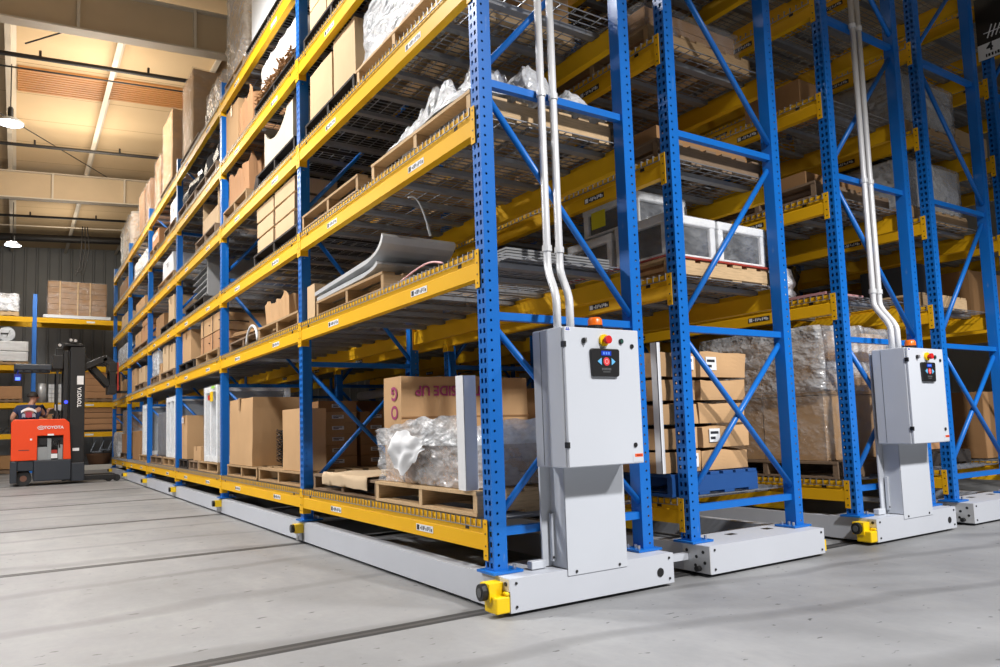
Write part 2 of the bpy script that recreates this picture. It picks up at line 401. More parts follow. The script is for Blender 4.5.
# ------------------------------------------------------------------ control cabinets
def build_cabinet(ox, label):
    def B(x0, x1, y0, y1, z0, z1, mats, name, parent, bv=.004):
        b = MB(); b.box(x0, x1, y0, y1, z0, z1); return bevel(link(name, b.mesh(name, mats), parent), bv)
    T = bpy.data.objects.new('control_cabinet', None); COL.objects.link(T); T.location = (ox, 0, .182)
    tag(T, label, 'control cabinet')
    dz = -.182
    # column with its front cover plate
    b = MB(); b.box(.345, .746, -.136, -.02, .182 + dz, .69 + dz); b.box(.345, .746, -.142, -.1385, .147 + dz, .69 + dz)
    for x in (.40, .69): b.cyl((x, -.142, .165 + dz), (0, -1, 0), .008, .005, 8, 1)
    b.box(.325, .345, -.05, -.03, .21 + dz, .45 + dz); b.cyl((.33, -.05, .23 + dz), (0, -1, 0), .007, .004, 8, 1)
    bevel(link('column', b.mesh('column', [M_CAB, M_DARK]), T), .003)
    b = MB(); b.box(.285, .735, -.019, -.004, .182 + dz, 1.36 + dz); b.box(.195, .285, -.045, -.004, .182 + dz, .222 + dz)
    bevel(link('mounting_plate', b.mesh('mounting_plate', [M_CAB]), T), .004)
    enc = B(.246, .744, -.285, -.048, .69 + dz, 1.378 + dz, [M_CAB], 'enclosure', T, .006)
    b = MB(); b.box(.2445, .2462, -.115, -.113, .70 + dz, 1.37 + dz)
    link('seam', b.mesh('seam', [M_DGREY]), enc)
    door = B(.249, .741, -.303, -.2855, .693 + dz, 1.375 + dz, [M_CAB], 'door', T, .004)
    for z in (1.289, .80):
        b = MB(); b.box(.240, .256, -.306, -.284, z - .014 + dz, z + .014 + dz); h = link('hinge', b.mesh('hinge', [M_BLACK]), door); h['label'] = 'black hinge'
    y = -.303
    b = MB(); b.cyl((.369, y, 1.31 + dz), (0, -1, 0), .014, .012, 16); b.box(.365, .373, y - .022, y - .012, 1.298 + dz, 1.322 + dz, 1)
    link('key_switch', b.mesh('key_switch', [M_BLACK, M_STEEL]), door)
    b = MB(); b.cyl((.498, y, 1.315 + dz), (0, -1, 0), .03, .014, 24)
    es = link('emergency_stop', b.mesh('emergency_stop', [M_YPL]), door); es['label'] = 'yellow collar of the emergency stop'
    b = MB(); b.cyl((.498, y - .014, 1.315 + dz), (0, -1, 0), .012, .014, 16); b.cyl((.498, y - .028, 1.315 + dz), (0, -1, 0), .0205, .016, 24); k = link('button', b.mesh('button', [M_RED]), es); k['label'] = 'red mushroom button'
    b = MB(); b.cyl((.616, y, 1.314 + dz), (0, -1, 0), .0135, .009, 16); b.cyl((.616, y - .009, 1.314 + dz), (0, -1, 0), .009, .002, 16, 1); link('push_button', b.mesh('push_button', [M_BLACK, mat('green_lens', (.03, .09, .07), .3)]), door)
    for x, z in ((.691, 1.291), (.685, .786)):
        b = MB(); b.cyl((x, y, z + dz), (0, -1, 0), .0115, .006, 16); link('lock', b.mesh('lock', [M_BLACK]), door)
    # operator panel
    pts = []
    for cx, cz, a0 in ((.578, 1.259, 0), (.416, 1.259, 90), (.422, 1.145, 180), (.572, 1.145, 270)):
        for k in range(5):
            a = math.radians(a0 + k * 22.5); pts.append((cx + .013 * math.cos(a), cz + dz + .013 * math.sin(a)))
    b = MB(); b.prism(pts, 'y', y - .016, y)
    pn = link('operator_panel', b.mesh('operator_panel', [M_BLACK]), T); bevel(pn, .003); pn['label'] = 'black operator panel with arrow keys'
    yp = y - .016
    b = MB(); b.box(.467, .532, yp - .002, yp, 1.237 + dz, 1.26 + dz); s = link('screen', b.mesh('screen', [M_SCR]), pn); s['label'] = 'small blue screen'
    b = MB()
    for i, x in enumerate((.483, .5, .516)): b.box(x - .005, x + .005, yp - .003, yp - .002, 1.242 + dz, 1.255 + dz)
    link('digit', b.mesh('digit', [mat('screen_digit', (.12, .3, .95), .4)]), pn)
    b = MB(); b.cyl((.499, yp, 1.207 + dz), (0, -1, 0), .021, .003, 24); s = link('stop_key', b.mesh('stop_key', [mat('red_key', (.75, .06, .07), .4)]), pn); s['label'] = 'round red stop key'
    b = MB()
    for k in range(24):
        a0, a1 = 2 * PI * k / 24, 2 * PI * (k + 1) / 24
        b.add([(.499 + r * math.cos(a), yp - .0035, 1.207 + dz + r * math.sin(a)) for a in (a0, a1) for r in (.009, .012)], [(0, 1, 3, 2)])
    link('ring_symbol', b.mesh('ring_symbol', [mat('pale_pink_print', (.8, .45, .45), .5)]), pn)
    for sx, x in ((-1, .455), (1, .543)):
        b = MB(); b.prism([(x + sx * .015, 1.207 + dz), (x - sx * .011, 1.225 + dz), (x - sx * .011, 1.189 + dz)], 'y', yp - .003, yp)
        s = link('arrow_key', b.mesh('arrow_key', [M_LBLUE]), pn); s['label'] = 'light blue arrow key'
    b = MB()
    for k in range(7): b.box(.468 + k * .009, .474 + k * .009, yp - .001, yp, 1.163 + dz, 1.175 + dz)
    b.box(.475, .523, yp - .001, yp, 1.153 + dz, 1.157 + dz)
    link('embossed_mark', b.mesh('embossed_mark', [M_DGREY]), pn)
    # maker's badge and warning sticker
    b = MB(); b.box(.252, .287, y - .0012, y, 1.352 + dz, 1.374 + dz); b.box(.257, .282, y - .002, y - .0012, 1.357 + dz, 1.362 + dz, 1); b.box(.259, .268, y - .002, y - .0012, 1.364 + dz, 1.370 + dz, 1); b.box(.271, .280, y - .002, y - .0012, 1.364 + dz, 1.370 + dz, 1)
    link('badge', b.mesh('badge', [M_WHITE, M_SCR]), door)
    b = MB(); b.box(.665, .735, y - .0012, y, .70 + dz, .742 + dz); b.box(.679, .734, y - .002, y - .0012, .725 + dz, .741 + dz, 1); b.box(.690, .725, y - .0025, y - .002, .730 + dz, .736 + dz, 2)
    s = link('warning_sticker', b.mesh('warning_sticker', [M_CAB, mat('red_orange_print', (.80, .10, .01), .5), mat('dark_red_print', (.35, .02, .01), .5)]), door); s['label'] = 'red warning sticker'
    # beacon
    b = MB(); b.lathe((.578, -.16, 1.378 + dz), [(0, 0), (.04, 0), (.04, .035), (0, .035)], 24); bc = link('beacon', b.mesh('beacon', [M_BLACK]), T)
    b = MB(); b.lathe((.578, -.16, 1.413 + dz), [(.038, 0), (.037, .03), (.028, .042), (0, .045)], 24); s = link('lens', b.mesh('lens', [M_ORG], True), bc); s['label'] = 'orange beacon lens'
    # conduits up the end frame
    for i, (x, xb) in enumerate(((.395, .325), (.478, .410))):
        P = [(x, -.012, 5.0), (x, -.012, 1.80)]
        for t in (0, .12, .3, .5, .7, .88, 1):
            s_ = t * t * (3 - 2 * t); P.append((x + (xb - x) * s_, -.012 - .148 * s_, 1.76 - .24 * t))
        P += [(xb, -.16, 1.47), (xb, -.16, 1.378)]
        b = MB(); b.tube([(a, c, z + dz) for a, c, z in P], .0205, 14)
        o = link('conduit', b.mesh('conduit', [M_EMT], True), T)
        for z in (1.84, 2.70, 3.945):
            b = MB(); b.tube([(x, -.012, z - .016 + dz), (x, -.012, z + .016 + dz)], .0265, 14); link('clamp', b.mesh('clamp', [M_EMT]), o)
    return T
build_cabinet(0, 'grey control cabinet on a column at the aisle rack end, white conduits above')
build_cabinet(SX[2], 'second grey control cabinet, standing farther in beside the shrink-wrapped carton load')

# ------------------------------------------------------------------ goods: pallets, cartons, wrapped loads
def top_level(name, me, label, cat, loc, group=None, rz=0.0):
    o = link(name, me, None, loc, rz); return tag(o, label, cat, group)
PAL = {}
def pallet(label, x0, x1, y0, y1, z, m=None, h=.125, group=None, rz=0.0, name='wooden_pallet'):
    m = m or WOOD; dx, dy = x1 - x0, y1 - y0
    key = (round(dx, 2), round(dy, 2), m.name, h)
    if key not in PAL:
        r = random.Random(str(key)); b = MB(); n = 7
        for i in range(n):
            x = -dx / 2 + (dx - .1) * i / (n - 1); w = .09 + r.uniform(-.01, .01)
            b.box(x, x + w, -dy / 2 + r.uniform(0, .012), dy / 2 - r.uniform(0, .012), h - .018, h)
        for i in range(4):
            x = -dx / 2 + (dx - .1) * i / 3
            b.box(x, x + .095, -dy / 2 + r.uniform(0, .01), dy / 2 - r.uniform(0, .01), 0, .016)
        s = MB(); s.box(-dx / 2 + .004, dx / 2 - .004, -.02, .02, .0165, h - .0185)
        PAL[key] = (b.mesh('wooden_pallet', [m]), s.mesh('stringer', [m]))
    a, s = PAL[key]
    o = top_level(name, a, label, 'pallet', ((x0 + x1) / 2, (y0 + y1) / 2, z + .002), group, rz)
    for y in (-dy / 2 + .024, 0, dy / 2 - .024): link('stringer', s, o, (0, y, 0))
    return o
def box_mesh(dx, dy, dz, m, bulge=.006, seed=0, n=5, mi_name='cardboard_box', crush=0.0):
    r = random.Random(seed); off = Vector((r.uniform(-50, 50), r.uniform(-50, 50), r.uniform(-50, 50)))
    bm = bmesh.new(); bmesh.ops.create_cube(bm, size=1)
    bmesh.ops.subdivide_edges(bm, edges=bm.edges, cuts=n, use_grid_fill=True)
    for v in bm.verts:
        c = v.co * 2
        p = Vector((v.co.x * dx, v.co.y * dy, (v.co.z + .5) * dz))
        q = mnoise.noise_vector(p * 3.2 + off) * bulge
        if v.co.z < -.49: q.z = 0
        if crush:
            q += mnoise.noise_vector(p * 5 + off) * crush * max(0, v.co.z + .5)
            if v.co.z < -.49: q.z = 0
        for i in range(3):
            oth = [abs(c[j]) for j in range(3) if j != i]
            if abs(abs(c[i]) - 1) < 1e-4: q[i] += (1 if c[i] > 0 else -1) * bulge * .8 * (1 - oth[0] ** 2) * (1 - oth[1] ** 2)
        if v.co.z < -.49: q.z = max(q.z, 0)
        v.co = p + q
    me = bpy.data.meshes.new(mi_name); bm.to_mesh(me); bm.free(); me.materials.append(m)
    for p in me.polygons: p.use_smooth = False
    return me
BOXC = [0]
def carton(label, x0, x1, y0, y1, z0, z1, m=0, tape=True, rz=0.0, group=None, name='cardboard_box', lab=None, cat='box', bulge=.006, crush=0.0, seam=False):
    BOXC[0] += 1
    m = CARD[m] if isinstance(m, int) else m
    dx, dy, dz = x1 - x0, y1 - y0, z1 - z0
    o = top_level(name, box_mesh(dx, dy, dz, m, bulge, BOXC[0], crush=crush), label, cat, ((x0 + x1) / 2, (y0 + y1) / 2, z0 + .002), group, rz)
    e = bulge * 1.2 + .0015
    if tape:
        b = MB(); w = .028
        b.box(-dx / 2 - e, dx / 2 + e, -w, w, dz + e * .6, dz + e); b.box(-dx / 2 - e - .001, -dx / 2 - e, -w, w, dz - min(.12, dz * .3), dz + e)
        link('packing_tape', b.mesh('packing_tape', [M_TAPE]), o)
    if seam:
        b = MB(); b.box(-.003, .003, -dy / 2 - e - .001, -dy / 2 - e, 0.01, dz - .005); link('seam', b.mesh('seam', [CARD[2]]), o)
    for f, u, v, w, h in (lab or []):
        b = MB()
        if f == 'x':
            b.box(-dx / 2 - e - .001, -dx / 2 - e + .002, u - w / 2, u + w / 2, v - h / 2, v + h / 2)
            for k in range(3): b.box(-dx / 2 - e - .0016, -dx / 2 - e - .001, u - w * .35, u + w * (.1 + .1 * k), v - h * (.3 - .25 * k), v - h * (.2 - .25 * k), 1)
        else:
            b.box(u - w / 2, u + w / 2, -dy / 2 - e - .001, -dy / 2 - e + .002, v - h / 2, v + h / 2)
            for k in range(2): b.box(u - w * .4, u + w * (.05 + .3 * k), -dy / 2 - e - .0016, -dy / 2 - e - .001, v - h * (.3 - .4 * k), v - h * (.1 - .4 * k), 1)
        s = link('shipping_label', b.mesh('shipping_label', [M_WHITE, M_INK]), o); s['label'] = 'white shipping label'
    return o
def shell(parent, dx, dy, z0, z1, m, grow=.012, amp=.018, seed=1, n=14, round_=.0, name='stretch_wrap', puff=0.0):
    r = random.Random(seed); off = Vector((r.uniform(-9, 9), r.uniform(-9, 9), 0))
    bm = bmesh.new(); bmesh.ops.create_cube(bm, size=1); bmesh.ops.subdivide_edges(bm, edges=bm.edges, cuts=n, use_grid_fill=True)
    for v in bm.verts:
        p = Vector((v.co.x * (dx + 2 * grow), v.co.y * (dy + 2 * grow), z0 + (v.co.z + .5) * (z1 - z0 + grow)))
        q = mnoise.noise_vector(Vector((p.x * 5, p.y * 5, p.z * 11)) + off); q.z *= .4
        sx = (abs(v.co.x) - .499) * 0 + q.length * amp
        nrm = Vector((v.co.x if abs(v.co.x) > .499 else 0, v.co.y if abs(v.co.y) > .499 else 0, v.co.z if v.co.z > .499 else 0))
        if nrm.length: nrm.normalize()
        if puff: p += nrm * puff * (1 - (2 * v.co.z) ** 2 * .8) * (1 - abs(2 * v.co.x * v.co.y * 2) * .5)
        p += nrm * sx * 1.3 + q * amp * .3
        p.z = max(p.z, z0 + .001)
        v.co = p
    if round_: bmesh.ops.smooth_vert(bm, verts=bm.verts, factor=.5)
    me = bpy.data.meshes.new(name); bm.to_mesh(me); bm.free(); me.materials.append(m)
    for p in me.polygons: p.use_smooth = True
    o = link(name, me, parent); return o
def wrapped(label, x0, x1, y0, y1, z0, z1, m=0, wrap=None, layers=None, amp=.018, group=None, name='wrapped_load', cat='wrapped load', round_=1, puff=0.0, grow=.012):
    BOXC[0] += 1; m = CARD[m] if isinstance(m, int) else m
    dx, dy, dz = x1 - x0, y1 - y0, z1 - z0
    b = MB(); n = layers or 1; r = random.Random(BOXC[0])
    if n == 1: me = box_mesh(dx, dy, dz, m, .012, BOXC[0], mi_name=name)
    else:
        for k in range(n):
            for j in range(2):
                g = r.uniform(0, .008)
                b.box(-dx / 2 + r.uniform(0, .012), dx / 2 - r.uniform(0, .012), -dy / 2 + j * dy / 2 + g, -dy / 2 + (j + 1) * dy / 2 - .004, k * dz / n, (k + 1) * dz / n - .006)
        me = b.mesh(name, [m])
    o = top_level(name, me, label, cat, ((x0 + x1) / 2, (y0 + y1) / 2, z0 + .002), group)
    w = shell(o, dx, dy, 0, dz, wrap or M_WRAP, grow, amp, BOXC[0], round_=round_, puff=puff); w['label'] = 'clear plastic stretch wrap'
    return o
def sheet(name, m, fn, nu=16, nv=16, thick=.002):
    b = MB(); b.grid(nu, nv, fn); me = b.mesh(name, [m], True, False)
    return me
def crumple(label, name, cat, x0, x1, y0, y1, z, h, m, seed=1, n=26, group=None, edge=.0):
    """a crumpled film or paper lying on something"""
    off = Vector((seed * 3.1, seed * 1.7, 0)); dx, dy = x1 - x0, y1 - y0
    def fn(u, v):
        p = Vector((u * dx * 4.2, v * dy * 4.2, 0)) + off
        k = (abs(mnoise.fractal(p, 1.1, 2.1, 4)) * .8 + .12 + .1 * abs(mnoise.noise(p * 4))) * h + .2 * h * (mnoise.noise(p * 3) + 1)
        f = min(1, 6 * min(u, 1 - u, v, 1 - v)); j = mnoise.noise_vector(p * .7) * .06
        return ((u - .5) * dx + j.x, (v - .5) * dy + j.y, .003 + k * f)
    b = MB(); b.grid(n, n, fn); o = top_level(name, b.mesh(name, [m], False, False), label, cat, ((x0 + x1) / 2, (y0 + y1) / 2, z), group)
    s = o.modifiers.new('thick', 'SOLIDIFY'); s.thickness = .002; s.offset = 1
    return o
def open_carton(label, x0, x1, y0, y1, z0, z1, m=0, group=None, flapl=.22, rz=0.0, angs=(.35, -.3, .5, .2), scoop=0.0):
    m = CARD[m] if isinstance(m, int) else m; dx, dy, dz = x1 - x0, y1 - y0, z1 - z0; t = .006
    b = MB(); b.box(-dx / 2, dx / 2, -dy / 2, dy / 2, 0, t)
    if scoop:
        top = [(dy / 2 - dy * i / 16, dz - scoop * math.sin(PI * min(1, i / 13)) ** .7) for i in range(17)]
        b.prism([(-dy / 2, t), (dy / 2, t)] + top, 'x', -dx / 2, -dx / 2 + t)
    else: b.box(-dx / 2, -dx / 2 + t, -dy / 2, dy / 2, t, dz)
    b.box(dx / 2 - t, dx / 2, -dy / 2, dy / 2, t, dz)
    b.box(-dx / 2 + t, dx / 2 - t, -dy / 2, -dy / 2 + t, t, dz); b.box(-dx / 2 + t, dx / 2 - t, dy / 2 - t, dy / 2, t, dz)
    o = top_level('open_cardboard_box', b.mesh('open_cardboard_box', [m]), label, 'box', ((x0 + x1) / 2, (y0 + y1) / 2, z0 + .002), group, rz)
    for (ax, s), a in zip((('x', -1), ('x', 1), ('y', -1), ('y', 1)), angs):
        if scoop and ax == 'x' and s < 0: continue
        f = MB(); ln = flapl; w = (dy if ax == 'x' else dx) / 2 - .008
        ca, sa = math.cos(a), math.sin(a)
        def pt(u, k, th):                      # hinge at the rim, leaning out by angle a from vertical
            o_ = s * (k * sa + th * ca); z = dz + k * ca - th * sa + .001
            base = s * (dx if ax == 'x' else dy) / 2
            return (base + o_, u, z) if ax == 'x' else (u, base + o_, z)
        vs = [pt(u, k, th) for th in (-t, 0) for u, k in ((-w, 0), (w, 0), (w * .96, ln), (-w * .96, ln))]
        f.add(vs, [(0, 1, 2, 3), (7, 6, 5, 4), (0, 4, 5, 1), (1, 5, 6, 2), (2, 6, 7, 3), (3, 7, 4, 0)])
        link('flap', f.mesh('flap', [m]), o)
    return o
def zp(l): return ZD[l] + .129
# ===== aisle rack, bottom shelf
l = 0; Z0, Z1 = ZD[0], zp(0)
pallet('pallet under the film-wrapped load, bottom shelf, end bay', .005, 1.03, .15, 1.39, Z0, WOOD4)
w = wrapped('film-wrapped brown load with torn white sheet and corner board, bottom shelf', .05, .98, .29, 1.06, Z1, .885, 2, M_WRAPB, 4, .012, grow=.008)
def film_sheet(u, v, z0, z1, dx):
    pts = ((.03 - dx, 1.375), (.03 - dx, .262 - dx), (.92, .262 - dx)); l1 = 1.10; l2 = .9; d = u * (l1 + l2)
    if d < l1: x, y, nx, ny = pts[0][0], pts[0][1] - d, -1, 0
    else: x, y, nx, ny = pts[1][0] + (d - l1), pts[1][1], 0, -1
    top = z1 + (.05 * math.sin(2.2 * d - .4) if d < l1 else .03 * math.sin(5 * d)) * v + .03 * mnoise.noise(Vector((d * 7, 3, 0))) * v
    z = z0 + (top - z0) * v; k = mnoise.fractal(Vector((d * 9, z * 17, 2.)), .8, 2, 4) * .016 + .010 * v
    return (x + nx * k - .515, y + ny * k - .675, z - Z1)
o = link('film', sheet('film', M_WRAP, lambda u, v: film_sheet(u, v, Z1 + .004, .905, .0), 70, 24), w); o['label'] = 'clear shiny film drawn round the load'
o = link('film_band', sheet('film_band', wrap_mat('bunched_wrap', .30, .95), lambda u, v: film_sheet(u, v, .80, .915, .012), 70, 12), w); o['label'] = 'bunched milky film along the top edge'
b = MB()
for a in ((.0, .004, .0, .11), (.0, .11, .0, .004)): b.box(a[0], a[1] * (.7 if a[1] > .05 else 1), a[2], a[3] * (.7 if a[3] > .05 else 1), .0, .60)
cb = link('corner_board', b.mesh('corner_board', [M_WHITE]), w, (-.531, -.46, 0)); cb['label'] = 'white corner board standing above the load'; cb.rotation_euler = (.03, -.02, 0)
def tornfn(u, v):
    d = u * .36; top = .30 + .025 * math.sin(5 * u); low = .03 + .10 * abs(u - .28) * 2.2 + .03 * abs(math.sin(9 * u))
    z = top + (low - top) * v + .006 * math.sin(17 * u + 3 * v)
    y = .375 - d - .05 * v * (u - .3)
    return (-.528 - .03 * (1 - u) * math.sin(PI * min(1, v * 1.1)) - .012 * abs(math.sin(6 * u + 3 * v)) - .014 * mnoise.noise(Vector((u * 5, v * 5, 1))), y, z)
ts = link('torn_sheet', sheet('torn_sheet', M_WHITE, tornfn, 22, 16), w); ts['label'] = 'torn white plastic sheet'
c = carton('tall brown carton printed SIDE UP behind the film-wrapped load, bottom shelf', .06, 1.04, 1.09, 1.345, Z1, 1.235, 0, tape=False)
tm = text_mesh('printed_text', 'THIS SIDE UP', .088, M_MAG, .0006, .002)
tw = max(v.co.x for v in tm.vertices)
t = link('printed_text', tm, c, (-.395 + tw, -.1385, .575), rot=(PI / 2, PI, 0)); t['label'] = 'magenta upside-down lettering'
for z, s in ((.56, 'G'), (.44, 'O')):
    tm2 = text_mesh('printed_letter', s, .12, M_MAG, .0006, .003); link('printed_letter', tm2, c, (-.499, -.04, z), rot=(PI / 2, PI, -PI / 2))
b = MB(); b.box(-.495, .495, -.1372, -.1355, .40, .408); link('seam', b.mesh('seam', [CARD[2]]), c)
pallet('pallet with a sheet of kraft paper, bottom shelf, end bay', .03, 1.03, 1.42, 2.64, Z0, WOOD2)
def kp(u, v):
    y = -.50 + .82 * v + .03 * mnoise.noise(Vector((u * 5, 2.2, v * 5))); wv = .005 + .02 * abs(mnoise.noise(Vector((u * 4, v * 4, 5.1)))) + .006 * abs(math.sin(11 * v + 5 * u))
    if u > .16: return (-.524 + (u - .16) * 1.02, y, wv)
    d = (.16 - u) * (.55 + 1.0 * mnoise.noise(Vector((v * 4, 7.3, 0))))
    return (-.524 - .006 * math.sin(8 * v), y, wv - min(.085, max(0, d)))
o = top_level('kraft_paper', sheet('kraft_paper', M_KRAFT, kp, 24, 20), 'crumpled kraft paper sheet lying on a pallet, bottom shelf', 'paper', (.53, 2.03, Z1 + .004)); sd = o.modifiers.new('t', 'SOLIDIFY'); sd.thickness = .003
# stacks of labelled flat cartons standing behind
STW = ['lowest', 'second from the bottom', 'third from the bottom', 'fourth from the bottom', 'fifth from the bottom', 'topmost']
for k in range(6):
    carton('labelled flat carton, %s of the aisle rack stack' % STW[k], .325, .695, 3.30, 3.82, Z1 + k * .1015, Z1 + k * .1015 + .0985, 2 if k == 5 else 0, tape=False, group='labelled flat cartons in the bright stack', lab=[('y', .0, .055, .115, .034)], bulge=.002)
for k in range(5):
    carton('labelled flat carton in shade, %s of the darker stack' % STW[k], .735, 1.05, 3.30, 3.82, Z1 + k * .1015, Z1 + k * .1015 + .0985, 2, tape=False, group='labelled flat cartons in the shaded stack', lab=[('y', .0, .055, .115, .034)], bulge=.002)  # darker cardboard than the bright stack, shade put into the colour
pallet('pallet under the stacked flat cartons, bottom shelf, second bay', .03, 1.06, 2.93, 4.2, Z0, WOOD)
carton('upright narrow carton beside the stacked flat cartons', .045, .27, 2.97, 3.46, Z1, 1.10, 0, tape=False)
pallet('pallet under the big plain carton, bottom shelf, second bay', .03, 1.05, 4.25, 5.45, Z0, WOOD)
carton('big plain kraft carton on a pallet, bottom shelf, second bay', .04, .60, 4.43, 5.36, Z1, 1.27, 0, tape=True, bulge=.01)
# black bristly roll
b = MB()
for i in range(150):
    a = i * 2.4; z = .03 + .31 * i / 150
    b.bar((0, 0, z), (.075 * math.cos(a), .075 * math.sin(a), z + .03), .012, .004)
b.tube([(0, 0, 0), (0, 0, .36)], .022, 10)
top_level('black_brush', b.mesh('black_brush', [M_BLACK]), 'black bristly brush standing between two cartons, bottom shelf', 'brush', (.22, 3.98, Z1))
# third bay
pallet('pallet under the white framed crate, bottom shelf, third bay', .03, 1.05, 5.9, 7.0, Z0, WOOD)
def frame_crate(label, x0, x1, y0, y1, z0, z1, group=None):
    dx, dy, dz = x1 - x0, y1 - y0, z1 - z0; t = .075
    b = MB()
    for x in (-dx / 2, dx / 2 - t):
        for y in (-dy / 2, -t / 2, dy / 2 - t): b.box(x, x + t, y, y + t, 0, dz)
    for z in (0, dz - t):
        for x in (-dx / 2, dx / 2 - t): b.box(x + .002, x + t - .002, -dy / 2 + .002, dy / 2 - .002, z + .002, z + t - .002)
        for y in (-dy / 2, dy / 2 - t): b.box(-dx / 2 + .002, dx / 2 - .002, y + .002, y + t - .002, z + .002, z + t - .002)
    o = top_level('framed_crate', b.mesh('framed_crate', [M_FOAM]), label, 'crate', ((x0 + x1) / 2, (y0 + y1) / 2, z0 + .002), group)
    b = MB(); b.box(-dx / 2 + .05, dx / 2 - .05, -dy / 2 + .05, dy / 2 - .05, .01, dz - .03)
    s = link('contents', b.mesh('contents', [mat('pale_grey_goods', (.36, .38, .40), .5)]), o); s['label'] = 'grey metal panel inside the frame'
    s = shell(o, dx, dy, 0, dz, M_WRAPB, .006, .01, int(y0 * 10), 10); s['label'] = 'clear film over the frame'
    return o
cr = frame_crate('tall white framed crate in film with coloured stickers, bottom shelf, third bay', .05, .95, 6.0, 6.72, Z1, 1.50)
b = MB(); b.box(-.47, -.466, -.2, -.05, .74, .86); link('sticker', b.mesh('sticker', [M_YPL]), cr); b = MB(); b.box(-.471, -.466, -.04, .06, .76, .82); link('sticker', b.mesh('sticker', [M_RED]), cr)
b = MB(); b.box(-.47, -.466, -.28, -.12, .895, .925); link('sticker', b.mesh('sticker', [mat('lime_print', (.35, .75, .08), .5)]), cr)
carton('tall carton with a torn label and open lower flap, bottom shelf, third bay', .05, .62, 7.82, 8.2, Z0 + .13, 1.18, 0, lab=[('x', .1, .55, .12, .08)])
carton('small carton in front of the tall torn-label carton, bottom shelf', .06, .40, 6.98, 7.42, Z0 + .125, .75, 0)
pallet('pallet under the small carton, bottom shelf, third bay', .03, 1.05, 7.02, 7.62, Z0, WOOD2, h=.12)
pallet('pallet under the tall torn-label carton, bottom shelf, third bay', .03, 1.05, 7.70, 8.32, Z0, WOOD3, h=.125)
# fourth to sixth bay, bottom shelf
frame_crate('white framed crate in film, bottom shelf, fourth bay', .05, .9, 8.75, 9.5, Z1, 1.51)
pallet('pallet under the white crate, bottom shelf, fourth bay', .03, 1.05, 8.70, 9.72, Z0, WOOD)
wrapped('dark film-wrapped load, bottom shelf, fourth bay', .15, 1.0, 9.9, 10.95, Z1, 1.30, mat('dark_goods', (.10, .105, .11), .6), M_WRAPB)
pallet('pallet under the dark film-wrapped load, fourth bay', .03, 1.05, 9.85, 11.0, Z0, WOOD2)
frame_crate('slim white framed crate with red and yellow stickers, bottom shelf, fifth bay', .05, .8, 11.48, 12.1, Z1, 1.50)
pallet('pallet under the slim white crate, bottom shelf, fifth bay', .03, 1.05, 11.4, 12.4, Z0, WOOD)
carton('brown carton low on the bottom shelf, fifth bay', .08, .7, 12.6, 13.7, Z0 + .002, 1.02, 2)
pallet('pallet under the big brown cartons, bottom shelf, sixth bay', .03, 1.05, 14.05, 15.4, Z0, WOOD2)
carton('lower big brown carton, bottom shelf, sixth bay', .06, .9, 14.1, 15.35, Z1, .98, 3)
wrapped('upper film-covered carton, bottom shelf, sixth bay', .07, .88, 14.15, 15.2, .99, 1.48, 3, M_WRAP)
wrapped('white sack at the end of the bottom shelf, sixth bay', .04, .6, 15.6, 16.5, Z0, 1.0, M_WPL, M_WRAPW, puff=.05, name='white_sack', cat='sack')
# ===== second shelf
l = 1; Z0, Z1 = ZD[1], zp(1)
pallet('pallet under the bent metal sheets, second shelf, end bay', .02, 1.04, 1.24, 2.50, Z0, WOOD)
def bent(label, y0, y1, z, k, xl, group=None):
    n = 18; cv = []
    for q_ in range(n + 1):
        t = q_ / n; e = max(0, (t - .74) / .26)
        cv.append((y1 - (y1 - y0) * (t - .10 * e ** 2 * t), k * (.11 * t + .165 * e ** 1.8)))
    b = MB(); th = .03
    poly = [(y, z_ + th) for y, z_ in cv] + [(y - .022 * max(0, (q_ / n - .74) / .26), z_ + th * .25 if q_ > 13 else z_) for q_, (y, z_) in list(enumerate(cv))[::-1]]
    b.prism(poly, 'x', 0, xl)
    o = top_level('bent_metal_sheet', b.mesh('bent_metal_sheet', [M_GALV2], False), label, 'metal sheet', (.03, 0, z), group)
    return o
bent('upper bent galvanised sheet with a curled edge, second shelf, end bay', 1.13, 2.55, Z1 + .052, .64, .56)
bent('lower bent galvanised sheet under the curled one, second shelf, end bay', 1.24, 2.50, Z1 + .001, .22, .52)
carton('small kraft carton beside the bent metal sheets, second shelf', .04, .42, 2.575, 2.75, Z0, 2.10, 1, tape=False)
b = MB(); b.tube([(.03 + .02 * math.sin(4 * t), 1.0 - .55 * t, .008 + .05 * math.sin(PI * t)) for t in [i / 14 for i in range(15)]], .006, 8)
top_level('pink_strap', b.mesh('pink_strap', [mat('pink_plastic', (.75, .42, .45), .4)]), 'pale pink plastic strap on the second shelf edge, end bay', 'strap', (0, 0, Z0 + .004))
b = MB()
for k in range(4): b.box(.25, 1.0, .16, .62, k * .016, k * .016 + .011)
o = top_level('grey_slab', b.mesh('grey_slab', [mat('pale_grey_board', (.22, .22, .22), .7)]), 'flat pale grey boards lying on the second shelf behind the corner post', 'boards', (0, 0, Z0 + .003))
pallet('pallet with torn packing, second shelf, second bay', .02, 1.02, 2.93, 4.15, Z0, WOOD)
